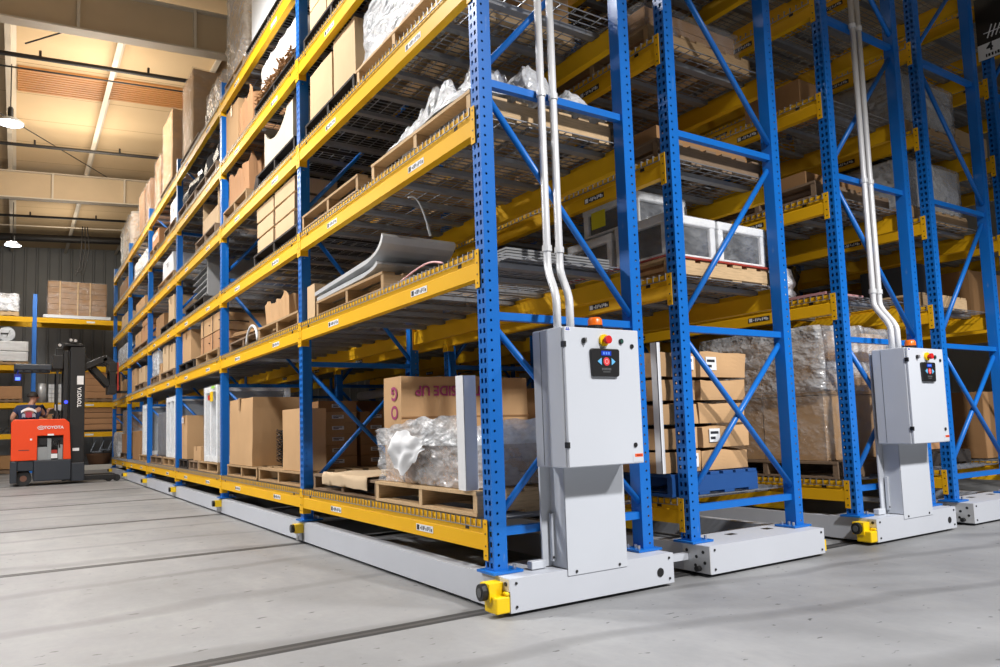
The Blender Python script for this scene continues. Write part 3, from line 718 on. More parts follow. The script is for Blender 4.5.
def torn_box(label, x0, x1, y0, y1, z0, z1, m=0, seed=3):
    m = CARD[m]; dx, dy, dz = x1 - x0, y1 - y0, z1 - z0
    b = MB(); n = 18; t = .006; r = random.Random(seed)
    per = [(-dx / 2, -dy / 2 + dy * i / n) for i in range(n)] + [(-dx / 2 + dx * i / n, dy / 2) for i in range(n)] + [(dx / 2, dy / 2 - dy * i / n) for i in range(n)] + [(dx / 2 - dx * i / n, -dy / 2) for i in range(n)]
    hs = [dz * (.70 + .5 * abs(mnoise.noise(Vector((i * .16, seed, 0))))) for i in range(len(per))]
    N = len(per); vs = []
    for (x, y), h in zip(per, hs):
        vs += [(x, y, 0), (x * 1.02 + r.uniform(-.01, .01), y * 1.02 + r.uniform(-.01, .01), min(h, dz))]
    fs = [(2 * i, 2 * ((i + 1) % N), 2 * ((i + 1) % N) + 1, 2 * i + 1) for i in range(N)] + [tuple(2 * i for i in range(N))]
    b.add(vs, fs); o = top_level('torn_cardboard_box', b.mesh('torn_cardboard_box', [m]), label, 'box', ((x0 + x1) / 2, (y0 + y1) / 2, z0 + .003))
    s = o.modifiers.new('t', 'SOLIDIFY'); s.thickness = .005; return o
torn_box('torn kraft box on a pallet, second shelf, second bay', .08, .7, 3.35, 4.05, Z1, 2.22, 0, 5)
b = MB()
for k in range(3): b.add([(-.3 + .02 * k, -.55, .012 * k), (.55, -.55 + .03 * k, .06 + .012 * k), (.55, .55, .10 + .012 * k), (-.32, .5 - .05 * k, .05 + .012 * k)], [(0, 1, 2, 3)])
o = top_level('folded_cardboard', b.mesh('folded_cardboard', [CARD[0]], fix=False), 'flattened cardboard sheets sagging on a pallet, second shelf, second bay', 'cardboard', (.38, 4.85, Z1 + .02)); sd = o.modifiers.new('t', 'SOLIDIFY'); sd.thickness = .006
pallet('pallet under the flattened cardboard, second shelf, second bay', .06, 1.05, 4.3, 5.45, Z0, WOOD2)
b = MB(); b.tube([(0, .2 * math.cos(t), .012 + .17 * math.sin(t)) for t in [PI * i / 14 for i in range(15)]], .014, 8)
top_level('white_hose', b.mesh('white_hose', [M_WPL], True), 'white hose loop on the second shelf, second bay', 'hose', (.03, 4.40, Z0 + .006))
pallet('pallet under the strapped cartons, second shelf, third bay', .02, 1.02, 5.83, 7.1, Z0, WOOD)
for k, (y0, y1) in enumerate(((5.88, 6.38), (6.40, 6.92))):
    for j in range(2):
        o = carton('strapped kraft carton, %s %s, second shelf, third bay' % (('near', 'far')[k], ('lower', 'upper')[j]), .05, .75, y0, y1, Z1 + j * .225, Z1 + .212 + j * .225, 0 if j else 3, tape=False, bulge=.004)
        b = MB(); e = .004
        b.box(-.362, .362, -.008 + .06, .008 + .06, .2155, .2175); b.box(-.366, -.362, .052, .068, .002, .2175); b.box(-.366, .0, -.262, -.26, .1, .112)
        link('strap', b.mesh('strap', [M_STRAP]), o)
pallet('dark pallet under the upright carton, second shelf, third bay', .02, 1.02, 7.25, 8.3, Z0, WOOD3)
carton('upright carton with a printed mark, second shelf, third bay', .06, .55, 7.62, 8.22, Z1, 2.395, 0, tape=True)
pallet('pallet under two slim cartons, second shelf, fourth bay', .02, 1.02, 8.75, 9.93, Z0, WOOD2)
carton('nearer slim pale carton, second shelf, fourth bay', .05, .5, 8.8, 9.2, Z1, 2.33, 1)
carton('farther slim pale carton, second shelf, fourth bay', .05, .5, 9.38, 9.85, Z1, 2.36, 1)
carton('small carton on the second shelf, fourth bay', .05, .4, 9.98, 10.22, Z0, 2.12, 0)
wrapped('silver film-covered goods, second shelf, fourth bay', .06, .5, 10.35, 10.9, Z0 + .14, 2.36, M_GALV2, M_WRAPW)
pallet('pallet under the silver goods, second shelf, fourth bay', .02, 1.0, 10.28, 10.98, Z0, WOOD2)
carton('carton with a green sticker, second shelf, fifth bay', .06, .5, 11.9, 12.7, Z1, 2.25, 1)
pallet('pallet under the green-sticker carton, second shelf, fifth bay', .02, 1.0, 11.8, 13.0, Z0, WOOD2)
carton('plain carton near the end of the second shelf, fifth bay', .06, .5, 13.1, 13.75, Z0 + .002, 2.3, 0)
carton('plain carton on the second shelf, sixth bay', .06, .7, 14.75, 15.6, Z0 + .002, 2.2, 0)
# ===== third shelf
l = 2; Z0, Z1 = ZD[2], zp(2)
pallet('empty pallet covered by crumpled white film, third shelf, end bay', .02, 1.03, .12, 1.40, Z0, WOOD4)
crumple('crumpled milky film heaped on an empty pallet, third shelf, end bay', 'plastic_film', 'plastic film', .03, .98, .12, 1.22, Z1 + .008, .40, M_WRAPW, 4, 44)
pallet('bare empty pallet at the blue post, third shelf, end bay', .0, 1.0, 1.58, 2.76, Z0, WOOD)
pallet('dark pallet under two stacks of small cartons, third shelf', .02, 1.02, 2.93, 4.3, Z0, WOOD3)
for s, (y0, y1, n) in enumerate(((3.06, 3.62, 3), (3.68, 4.22, 3))):
    for k in range(n):
        carton('small pale carton, %s of the %s stack, third shelf' % (('lowest', 'middle', 'topmost')[k], ('nearer', 'farther')[s]), .04, .44, y0, y1, Z1 + k * .158 + (.006 if k else 0), Z1 + k * .158 + .142, 1, tape=False, bulge=.003, rz=.012 * (k - 1))
b = MB(); b.box(.0, .75, 0, .06, .0, .52); b.box(.70, .76, .0, 1.15, 0, .52)
for k in range(5): b.prism([(.06, .08 + k * .09), (1.1, .05 + k * .09), (1.1, .065 + k * .09), (.06, .10 + k * .09)], 'x', .03, .70)
b.box(0, .76, -.02, 1.15, 0, .03)
top_level('finned_metal_unit', b.mesh('finned_metal_unit', [mat('grey_metal_paint', (.27, .27, .27), .5)]), 'grey finned metal unit on the third shelf, third bay', 'metal unit', (.08, 6.65, Z1))
pallet('dark pallet under the grey finned unit, third shelf', .02, 1.02, 6.6, 7.85, Z0, WOOD3)
carton('slim tall pale carton, third shelf, fourth bay', .05, .5, 8.85, 9.35, Z1, 3.10, 1)
pallet('pallet under the slim tall carton, third shelf, fourth bay', .02, 1.02, 8.75, 9.95, Z0, WOOD3)
carton('kraft carton beside a blue post, third shelf, fifth bay', .05, .7, 11.5, 12.3, Z1, 3.0, 3)
carton('kraft carton behind the post-side carton, third shelf, fifth bay', .05, .7, 12.4, 13.2, Z1, 2.98, 0)
pallet('pallet under two kraft cartons, third shelf, fifth bay', .02, 1.02, 11.4, 13.3, Z0, WOOD2)
carton('reddish carton stacked on the kraft carton, third shelf, fifth bay', .05, .7, 11.52, 12.2, 3.014, 3.12, 3)
wrapped('white sack leaning at the far end, third shelf, sixth bay', .05, .7, 14.2, 15.9, Z0 + .002, 2.95, M_WPL, M_WRAPW, puff=.03, name='white_sack', cat='sack')
carton('brown carton at the third shelf, fourth bay', .1, .8, 10.1, 10.9, Z0 + .002, 3.0, 2)
# ===== fourth shelf
l = 3; Z0, Z1 = ZD[3], zp(3)
pallet('pallet under the white-wrapped load, fourth shelf, end bay', .02, 1.04, .42, 1.62, Z0, WOOD4)
wrapped('load wrapped in opaque white film, fourth shelf, end bay', .10, 1.0, .74, 1.56, Z1, 3.86, M_WPL, M_WRAPW, amp=.03, grow=.02)
carton('kraft carton at the end-frame side of the white load, fourth shelf', .62, 1.0, .43, .59, Z1, 3.85, 0)
pallet('black tray pallet under two pale cartons, fourth shelf', .02, 1.02, 1.66, 2.72, Z0, WOOD3)
carton('larger pale carton on a black pallet, fourth shelf, end bay', .05, .55, 1.70, 2.12, Z1, 3.93, 1, tape=False)
carton('smaller pale carton on a black pallet, fourth shelf, end bay', .05, .5, 2.16, 2.66, Z1, 3.88, 1, tape=False)
pallet('wooden tray pallet under the big open carton, fourth shelf', .0, 1.02, 2.93, 4.1, Z0, WOOD3)
open_carton('big pale open carton with flaps up, fourth shelf, second bay', .06, .62, 3.14, 4.02, Z1, 3.90, M_CREAM, angs=(.25, -.1, .3, .12), flapl=.05, scoop=.16)
b = MB(); b.lathe((0, 0, 0), [(0, 0), (.14, .0), (.17, .08), (.15, .2), (.07, .27), (0, .28)], 14)
o = top_level('dark_sack', b.mesh('dark_sack', [mat('dark_sacking', (.06, .045, .035), .9)], True), 'dark sack beside the big open carton, fourth shelf', 'sack', (.2, 4.30, Z0 + .002)); 
torn_box('torn upright carton pieces on a pallet, fourth shelf, second bay', .05, .6, 4.55, 5.4, Z1, 3.93, 3, 9)
pallet('pallet under the torn carton pieces, fourth shelf, second bay', .0, 1.0, 4.48, 5.50, Z0, WOOD)
b = MB(); b.box(0, .8, 0, .03, 0, .5); b.box(0, .8, .85, .88, 0, .5); b.box(.77, .8, .03, .85, 0, .5); b.box(0, .8, 0.03, .85, 0, .02); b.box(0, .02, .03, .85, .02, .26)
top_level('plywood_crate', b.mesh('plywood_crate', [CARD[1]]), 'open plywood crate on a pallet, fourth shelf, third bay', 'crate', (.06, 5.98, Z1))
pallet('pallet under the open plywood crate, fourth shelf, third bay', .0, 1.02, 5.9, 7.05, Z0, WOOD2)
carton('white carton with coloured print on a pallet, fourth shelf, fourth bay', .05, .6, 8.95, 9.9, Z1, 3.80, M_WPL, tape=False, lab=[('x', 0, .2, .3, .1)])
pallet('pallet under the white printed carton, fourth shelf', .02, 1.02, 8.8, 10.2, Z0, WOOD)
carton('kraft carton on the fourth shelf, fifth bay', .06, .7, 12.0, 13.2, Z0 + .002, 3.62, 0)
carton('kraft carton on the fourth shelf, sixth bay', .06, .7, 14.4, 15.6, Z0 + .002, 3.7, 1)
# ===== fifth shelf
l = 4; Z0, Z1 = ZD[4], zp(4)
pallet('dark pallet under the block of small cartons, fifth shelf', .02, 1.02, 1.45, 2.74, Z0, WOOD3)
for i in range(3):
    for k in range(2):
        carton('small pale carton on the fifth shelf, %s layer, %s from the blue post' % (('lower', 'upper')[k], ('first', 'second', 'third')[i]), .05, .45, 2.66 - .4 * (i + 1), 2.64 - .4 * i, Z1 + k * .210, Z1 + k * .210 + .198, 1, tape=False, bulge=.003)
pallet('dark pallet under the white-hooded load, fifth shelf', .02, 1.02, 2.93, 4.25, Z0, WOOD3)
wrapped('load hooded in white cloth over ragged brown packing, fifth shelf', .10, .9, 3.02, 4.12, Z1 + .12, 4.62, M_CREAM, mat('white_hood', (.80, .78, .74), .7), amp=.03, puff=.02)
b = MB(); r = random.Random(4)
for i in range(150):
    y = r.uniform(-.55, .55); z = r.uniform(0, .10); x = r.uniform(-.02, .02)
    b.bar((x, y, z), (x + r.uniform(-.05, .0), y + r.uniform(-.07, .07), max(.003, z + r.uniform(-.07, .05))), .02, .003)
o = top_level('shredded_packing', b.mesh('shredded_packing', [CARD[2]]), 'ragged shredded brown packing under the white hood, fifth shelf', 'packing', (.045, 3.58, Z1 + .004)); o['kind'] = 'stuff'
carton('kraft carton beside a tall sheet, fifth shelf, second bay', .04, .6, 4.95, 5.5, Z0 + .002, 4.66, 0)
torn_box('torn kraft carton on the fifth shelf, second bay', .04, .6, 4.35, 4.9, Z0, 4.62, 3, 12)
def motor(label, x, y, z, s, group):
    b = MB(); b.tube([(0, -.16 * s, .11 * s), (0, .14 * s, .11 * s)], .10 * s, 14)
    for k in range(7): b.tube([(0, (-.13 + .04 * k) * s, .11 * s), (0, (-.115 + .04 * k) * s, .11 * s)], .112 * s, 14)
    b.box(-.09 * s, .09 * s, -.12 * s, .10 * s, 0, .025 * s); b.box(-.05 * s, .05 * s, -.06 * s, .06 * s, .2 * s, .26 * s)
    o = top_level('electric_motor', b.mesh('electric_motor', [mat('dark_machine_paint', (.04, .04, .045), .25)]), label, 'motor', (x, y, z), group, random.uniform(-.15, .15))
    b = MB(); b.cyl((0, -.16 * s, .11 * s), (0, -1, 0), .016 * s, .05 * s, 10); link('shaft', b.mesh('shaft', [M_STEEL]), o)
mi = 0
for y in (6.05, 6.62, 7.38, 7.95):
    for k in range(2):
        motor('dark ribbed electric motor in the row on the fifth shelf, third bay', .20 + .42 * k, y + .02 * k, Z1, 1.45, 'electric motors on the fifth shelf')
pallet('pallet under the nearer row of motors, fifth shelf', .0, 1.0, 5.85, 7.05, Z0, WOOD2); pallet('pallet under the farther row of motors, fifth shelf', .0, 1.0, 7.08, 8.28, Z0, WOOD2)
carton('small white carton beside a blue post, fifth shelf', .04, .4, 8.6, 9.15, Z0 + .13, 4.6, M_WPL, tape=False, lab=[('x', 0, .2, .2, .1)])
pallet('pallet under the small white carton, fifth shelf', .0, 1.0, 8.52, 9.5, Z0, WOOD2)
carton('pinkish printed carton on a pallet, fifth shelf, fourth bay', .04, .6, 10.25, 11.0, Z0 + .13, 4.52, CARD[3], tape=False, lab=[('x', 0, .2, .5, .08)])
pallet('pallet under the pinkish carton, fifth shelf', .0, 1.0, 10.2, 11.05, Z0, WOOD)
wrapped('bundle in grey film, fifth shelf, fifth bay', .04, .5, 11.6, 13.2, Z0 + .002, 4.42, M_GALV2, M_WRAPW)
carton('brown carton near the far end of the fifth shelf', .05, .7, 14.6, 16.0, Z0 + .002, 4.5, 2)
# ===== top shelf
l = 5; Z0, Z1 = ZD[5], zp(5)
pallet('dark pallet under the bright white carton, top shelf', .02, 1.02, 2.95, 4.55, Z0, WOOD3)
carton('bright white carton on the top shelf, second bay', .05, .6, 3.3, 4.42, Z1, 5.52, M_WHITE, tape=False)
wrapped('tall film-wrapped carton load, top shelf, second bay', .06, .9, 4.70, 5.42, Z1, 6.0, 1, M_WRAP, None, .04)
pallet('pallet under the tall film-wrapped load, top shelf', .02, 1.02, 4.66, 5.5, Z0, WOOD)
wrapped('low film-wrapped load beside the tall carton, top shelf', .08, .9, 5.75, 6.62, Z0 + .004, 5.33, 0, M_WRAP, None, .03, puff=.02)
wrapped('very tall brown carton half wrapped in film, top shelf, third bay', .05, .42, 7.45, 8.15, Z1, 6.12, 0, M_WRAPB, None, .015)
pallet('pallet under the very tall brown carton, top shelf', .02, 1.02, 6.95, 8.22, Z0, WOOD2)
wrapped('tall narrow brown carton, top shelf, fourth bay', .06, .13 + .3, 9.12, 10.0, Z1, 6.2, 0, M_WRAPB, None, .015)
pallet('pallet under the tall narrow carton, top shelf', .02, 1.02, 8.95, 10.05, Z0, WOOD2)
for i, (y0, y1, h) in enumerate(((10.2, 10.75, 5.8), (11.3, 11.8, 5.72), (12.0, 12.75, 5.75))):
    wrapped('tall orange-brown wrapped carton, %s along the top shelf' % ('first', 'second', 'third')[i], .05, .8, y0, y1, Z0 + .002, h, CARD[3], M_WRAPB, None, .02)
wrapped('rounded film-wrapped sack at the far end, top shelf', .1, 1.0, 14.15, 15.8, Z0 + .002, 5.85, 0, M_WRAP, None, .05, puff=.06, name='wrapped_sack', cat='sack')
# white strap dangling under the third shelf deck
b = MB(); b.tube([(.30 + .16 * t, .95 - .02 * t, -.02 + .03 * math.sin(PI * t) - .26 * t ** 2.2) for t in [i / 12 for i in range(13)]], [.006] * 11 + [.010, .010], 8)
top_level('cable_tie', b.mesh('cable_tie', [M_WHITE], True), 'curved white cable tie hanging from the third shelf deck', 'cable tie', (.0, .45, ZL[2] + .165))

# ===== X-braced rack (second)
X = SX[1]
pallet('blue pallet carrying the two stacks of battered cartons', X - .03, X + .78, .10, 1.15, ZD[0], M_BLUEPAL, h=.135)
HS = [.128, .138, .132, .132, .158]; z = ZD[0] + .142
for k in range(5):
    for s, (x0, x1) in enumerate(((-.06, .28), (.30, .745))):
        j = random.uniform(-.006, .006)
        carton('battered carton, %s of the stack %s' % (('lowest', 'second', 'middle', 'fourth', 'topmost')[k], ('by the corner post', 'behind the X brace')[s]), X + x0 + j, X + x1 + j - (0 if s else .01), .13 + abs(j) * 4, .72, z, z + HS[k] - .004, 0, tape=True,
               rz=random.uniform(-.02, .02), bulge=.006, crush=.017, lab=[('y', -.12 if s else .09, HS[k] * .55, .10, .085)] if (k in (0, 1, 4) and not (k == 0 and s)) else None)
    z += HS[k] + .016
b = MB(); b.box(0, .03, 0, .004, 0, .80); b.box(0, .004, .0, .05, 0, .80)
top_level('white_corner_board', b.mesh('white_corner_board', [M_WHITE]), 'white corner board upright beside the battered cartons', 'board', (X - .085, .12, ZD[0] + .145))
def foam_unit(label, x0, x1, y0, y1, z0, z1):
    dx, dy, dz = x1 - x0, y1 - y0, z1 - z0; t = .05; b = MB()
    for x in (-dx / 2, dx / 2 - t):
        for y in (-dy / 2, dy / 2 - t): b.box(x, x + t, y, y + t, 0, dz)
    b.box(-dx / 2 - .004, dx / 2 + .004, -dy / 2 - .004, dy / 2 + .004, dz - .055, dz + .002); b.box(-dx / 2 + .002, dx / 2 - .002, -dy / 2 + .002, dy / 2 - .002, 0, .02)
    o = top_level('foam_framed_unit', b.mesh('foam_framed_unit', [M_FOAM]), label, 'packed unit', ((x0 + x1) / 2, (y0 + y1) / 2, z0 + .002)); bevel(o, .008)
    b = MB(); b.box(-dx / 2 + .022, dx / 2 - .022, -dy / 2 + .022, dy / 2 - .022, .022, dz - .06)
    s = link('appliance', b.mesh('appliance', [mat('steel_grey_goods', (.09, .095, .105), .25, .3)]), o); s['label'] = 'grey appliance inside'
    s = shell(o, dx, dy, 0, dz - .01, M_WRAPB, .007, .006, int(x0 * 100), 8); return o
zz = ZD[1]
pallet('fresh wooden pallet with a red slip sheet under the white packed units', X + .04, X + 1.06, .10, 1.12, zz, WOOD4, h=.115)
b = MB(); b.box(X + .035, X + 1.065, .095, 1.125, zz + .12, zz + .132); top_level('red_slip_sheet', b.mesh('red_slip_sheet', [M_REDSH]), 'red slip sheet between pallet and white packed units', 'sheet', (0, 0, 0))
z1 = zz + .134
foam_unit('white foam-cornered unit behind the near post, lower row', X + .06, X + .52, .12, .58, z1, z1 + .27)
foam_unit('white foam-cornered unit behind the X brace, lower row', X + .55, X + 1.04, .12, .58, z1, z1 + .27)
foam_unit('white foam-cornered unit set back in the lower row', X + .06, X + .52, .62, 1.08, z1, z1 + .26)
u = foam_unit('white foam-cornered unit on top with a yellow notice', X + .08, X + .56, .40, .92, z1 + .278, z1 + .50)
b = MB(); b.box(-.252, -.249, .02, .16, .05, .17); s = link('notice', b.mesh('notice', [mat('yellow_notice', (.75, .68, .03), .5)]), u); s['label'] = 'yellow notice'
foam_unit('white foam-cornered unit beyond the red slip sheet', X + .08, X + .5, 1.2, 1.75, zz, zz + .25)
pallet('pallet with flat goods, third shelf of the X-braced rack', X + .02, X + 1.05, .12, 1.2, ZD[2], WOOD2)
carton('flat brown carton on a pallet, third shelf of the X-braced rack', X + .10, X + 1.0, .2, 1.1, zp(2), zp(2) + .12, 2)
carton('taped brown carton inside the third shelf of the X-braced rack', X + .02, X + .6, 1.4, 2.3, ZD[2], ZD[2] + .42, 0)
pallet('pallet on the fourth shelf of the X-braced rack', X + .02, X + 1.05, .15, 1.25, ZD[3], WOOD)
wrapped('bits and pieces under film on the fourth shelf of the X-braced rack', X + .05, X + .95, .2, 1.2, zp(3), zp(3) + .16, 2, M_WRAPB, 2, .03)
pallet('pallet at the top of the view in the X-braced rack, fifth shelf', X + .02, X + 1.05, .15, 1.25, ZD[4], WOOD2)
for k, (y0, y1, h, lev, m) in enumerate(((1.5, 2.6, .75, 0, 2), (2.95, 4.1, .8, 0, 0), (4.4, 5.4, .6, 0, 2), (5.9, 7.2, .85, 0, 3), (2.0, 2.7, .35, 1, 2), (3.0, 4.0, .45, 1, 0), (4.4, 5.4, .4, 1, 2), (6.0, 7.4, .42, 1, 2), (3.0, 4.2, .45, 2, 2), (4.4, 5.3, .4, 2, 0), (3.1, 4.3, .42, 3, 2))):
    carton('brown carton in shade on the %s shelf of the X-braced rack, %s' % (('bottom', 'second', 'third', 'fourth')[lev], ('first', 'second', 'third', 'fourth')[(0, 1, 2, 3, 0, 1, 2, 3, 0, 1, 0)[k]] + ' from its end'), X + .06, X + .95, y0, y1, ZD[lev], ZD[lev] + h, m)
b = MB(); b.tube([(.1, 3.0, .06), (.1, 5.2, .06)], .05, 12); top_level('grey_tube', b.mesh('grey_tube', [M_GALV2], True), 'long grey tube lying on a brown carton in the X-braced rack', 'tube', (X + .06, 0, ZD[0] + .82))

# ===== rack with the second cabinet (third)
X = SX[2]
pallet('pallet under the big film-wrapped carton by the second cabinet', X + .0, X + 1.05, .12, 1.35, ZD[0], WOOD2)
wrapped('big carton load in shiny stretch film beside the second cabinet', X + .06, X + 1.0, .24, 1.3, zp(0), 1.565, 0, M_WRAPB, 2, .03, puff=.03)
big = [o for o in COL.objects if o.get('label', '').startswith('big carton load in shiny')][0]
o = shell(big, .94, 1.06, .52, .985, wrap_mat('shiny_wrap', .18, .62), .03, .03, 55, 16, name='film_band', round_=1, puff=.03); o['label'] = 'added whitish film over the upper half, streaks imitating glints'  # extra whiter film shell, its pale streaks stand in for glints
wrapped('white plastic sack on the second shelf above the shiny film load', X + .03, X + .19, .56, .86, ZD[1] + .012, ZD[1] + .26, M_WPL, M_WRAPW, amp=.05, puff=.03, name='white_sack', cat='sack')
b = MB(); b.box(X - .0, X + .5, .12, .44, 0, .02); top_level('pink_board', b.mesh('pink_board', [mat('pink_board', (.45, .22, .22), .7)]), 'thin pink board on the second shelf beside the white sack', 'board', (0, 0, ZD[1] + .003))
pallet('pallet under the black bags, second shelf by the second cabinet', X + .25, X + 1.05, 1.0, 2.1, ZD[1], WOOD)
wrapped('black bagged goods on a pallet, second shelf by the second cabinet', X + .30, X + 1.0, 1.05, 2.05, zp(1), zp(1) + .33, M_BLACK, mat('black_film', (.015, .016, .018), .25), amp=.05, puff=.02)
carton('orange-brown carton on the third shelf of the second cabinet rack', X + .05, X + .5, .25, .75, ZD[3], ZD[3] + .2, 2)
pallet('pallet on the third shelf of the second cabinet rack', X + .02, X + 1.05, .15, 1.2, ZD[2], WOOD2)
carton('open brown tray on a pallet, third shelf of the second cabinet rack', X + .05, X + .9, .25, 1.1, zp(2), zp(2) + .10, 2)
b = MB(); b.box(.0, .95, 0, .28, 0, .012); b.box(.05, .9, .02, .26, .012, .02)
top_level('pink_cardboard', b.mesh('pink_cardboard', [mat('pale_pink_board', (.62, .45, .47), .7)]), 'pale pink card on the bottom deck of the X-braced rack', 'cardboard', (SX[1] + .05, 1.175, ZD[0] + .003))
# ===== rack farther in (fourth)
X = SX[3]
for lev, h in ((2, .43), (3, .44)):
    pallet('pallet under the grey film-wrapped block, %s shelf of the inner rack' % ('third', 'fourth')[lev - 2], X + .02, X + 1.0, .15, 1.25, ZD[lev], WOOD)
    wrapped('grey block load in tight film, %s shelf of the inner rack' % ('third', 'fourth')[lev - 2], X + .05, X + .97, .2, 1.2, zp(lev), zp(lev) + h, mat('grey_goods', (.36, .35, .34), .7), M_WRAP, None, .012)
pallet('thick wooden pallet on the second shelf of the inner rack', X + .05, X + .85, .15, 1.1, ZD[1], WOOD4)
carton('black bin with a white tag on the second shelf of the inner rack', X + .12, X + .45, .2, .7, zp(1), zp(1) + .26, M_BLACK, tape=False, name='black_bin', cat='bin', lab=[('y', .09, .13, .10, .11)])
carton('tall brown carton at the inner rack, bottom shelf', X + .1, X + .9, .5, 1.3, ZD[0] + .13, 1.0, 3)
pallet('pallet under the tall brown carton, inner rack bottom shelf', X + .05, X + 1.02, .3, 1.4, ZD[0], WOOD3)
carton('long pale carton across the top of the tall brown one, inner rack', X + .1, X + 1.0, .52, .9, 1.012, 1.10, 1)
carton('brown carton low behind the inner rack on the fixed rack', 6.05, 6.9, .4, 1.6, .45, 1.1, 2)
carton('brown carton on the second shelf of the fixed dark rack', 6.0, 6.9, .4, 1.7, ZD[1], ZD[1] + .5, 2)
carton('cream carton high on the fixed dark rack', 6.0, 6.9, .5, 1.8, ZD[3], ZD[3] + .5, 1)
# ===== number sign on the fixed rack
SG = bpy.data.objects.new('rack_sign', None); COL.objects.link(SG); SG.location = (5.885, .0, 4.28); tag(SG, 'black and white rack sign with the number 4 on the fixed dark rack', 'sign')
b = MB(); b.box(-.012, .0, -.62, .09, 0, .62); link('sign_board', b.mesh('sign_board', [M_BLACK]), SG)
b = MB(); b.box(-.0135, -.0122, -.62, .089, .0, .155); link('number_panel', b.mesh('number_panel', [M_WHITE]), SG)
rotx = (PI / 2, 0, -PI / 2)
link('number', text_mesh('number', '4', .11, M_INK, .0006, .003), SG, (-.0142, -.012, .108), rot=rotx)
b = MB()
for k, (w, h) in enumerate(((.02, .03), (.014, .026), (.016, .03), (.018, .028), (.012, .03))): b.box(-.0146, -.0136, -.09 + k * .026, -.09 + k * .026 + w, .02, .02 + h)
link('caption', b.mesh('caption', [M_INK]), SG)
b = MB()
for k in range(4): b.bar((-.0128, -.0 - .035 * k, .20), (-.0128, -.045 - .035 * k, .32 - .01 * k), .006, .018, 0, (1, 0, 0))
b.bar((-.0128, .03, .255), (-.0128, -.21, .25), .006, .012, 0, (1, 0, 0))
link('emblem', b.mesh('emblem', [M_WHITE]), SG)

# ------------------------------------------------------------------ hall
def concrete():
    t = NT('concrete_floor'); o = t.obj()
    big = t.noise(.8, 6, t.mapping((1, 1, 1)), .65); fine = t.noise(30, 4); st = t.noise(3.0, 7, t.mapping((1, .8, 1)), .72)
    c = t.ramp(big, [(.3, (.215, .219, .225)), (.55, (.285, .289, .296)), (.75, (.345, .349, .354))])
    c = t.mixc(t.math('MULTIPLY', fine, .25), c, (.17, .17, .17))
    dk = t.ramp(st, [(.30, (1, 1, 1)), (.42, (0, 0, 0))])
    c = t.mixc(t.math('MULTIPLY', dk, .28), c, (.12, .12, .12))
    sp = t.ramp(t.noise(11, 4, t.mapping((1, 2.2, 1), (0, 0, .4))), [(.295, (1, 1, 1)), (.325, (0, 0, 0))])
    c = t.mixc(t.math('MULTIPLY', sp, .75), c, (.035, .035, .035))
    sw = t.ramp(t.noise(2.6, 6, t.mapping((1, .35, 1), (0, 0, .55)), .7), [(.52, (0, 0, 0)), (.68, (1, 1, 1))])
    c = t.mixc(t.math('MULTIPLY', sw, .22), c, (.42, .42, .42))
    sk = t.n('ShaderNodeTexWave', wave_type='RINGS'); sk.inputs['Scale'].default_value = .22; sk.inputs['Distortion'].default_value = 9; sk.inputs['Detail'].default_value = 4; sk.inputs['Detail Scale'].default_value = .7
    t.l(t.mapping((1, 1.6, 1), (0, 0, .2)), sk.inputs[0])
    skm = t.ramp(sk.outputs['Fac'], [(.0, (1, 1, 1)), (.09, (0, 0, 0))])
    c = t.mixc(t.math('MULTIPLY', t.math('MULTIPLY', skm, t.noise(1.3, 3)), .7), c, (.10, .10, .10))
    rg = t.math('ADD', t.math('MULTIPLY', st, .25), .40)
    return t.done(t.bsdf(c, rg, 0, fine, .08, .004, .35))
M_CONC = concrete()
b = MB(); b.box(-14, 18, -16, 26, -.2, 0); struct(link('floor', b.mesh('floor', [M_CONC])))
M_GROOVE = mat('rail_groove', (.03, .03, .032), .6)
for k in range(7):
    y = k * L + .04
    b = MB(); b.box(-9, 8, y - .018, y + .010, -.05, .0012, 1); b.box(-9, 8, y + .010, y + .048, -.05, .001, 0); b.box(-9, 8, y - .046, y - .018, -.05, .001, 0)
    struct(link('trim_%d' % (k + 1), b.mesh('trim', [M_GROOVE, mat('rail_steel', (.07, .07, .07), .5, .2)])))
b = MB(); b.box(-9, -.7, -1.7, -1.69, -.01, .0008); struct(link('trim_8', b.mesh('trim', [M_GROOVE])))
# back wall of ribbed sheet metal
M_WALL = mat('grey_wall_sheet', (.30, .31, .32), .5, .1, .18, 1.2)
prof = []; x = -14.0
while x < 18:
    prof += [(x, 24.2), (x + .22, 24.2), (x + .245, 24.165), (x + .285, 24.165), (x + .31, 24.2)]; x += .33
b = MB(); n = len(prof)
b.add([(u, w, z) for z in (0, 8.6) for u, w in prof], [(i, i + 1, n + i + 1, n + i) for i in range(n - 1)])
struct(link('wall_back', b.mesh('wall_back', [M_WALL])))
b = MB(); b.box(17.9, 18.1, -16, 26, 0, 9); struct(link('wall_right', b.mesh('wall_right', [M_WALL])))
def zr(x): return 7.28 + .065 * x
def slope_box(b, x0, x1, y0, y1, dz0, dz1, mi=0):
    vs = [(x, y, zr(x) + d) for d in (dz0, dz1) for y in (y0, y1) for x in (x0, x1)]
    b.add(vs, [(0, 2, 3, 1), (4, 5, 7, 6), (0, 1, 5, 4), (2, 6, 7, 3), (0, 4, 6, 2), (1, 3, 7, 5)], mi)
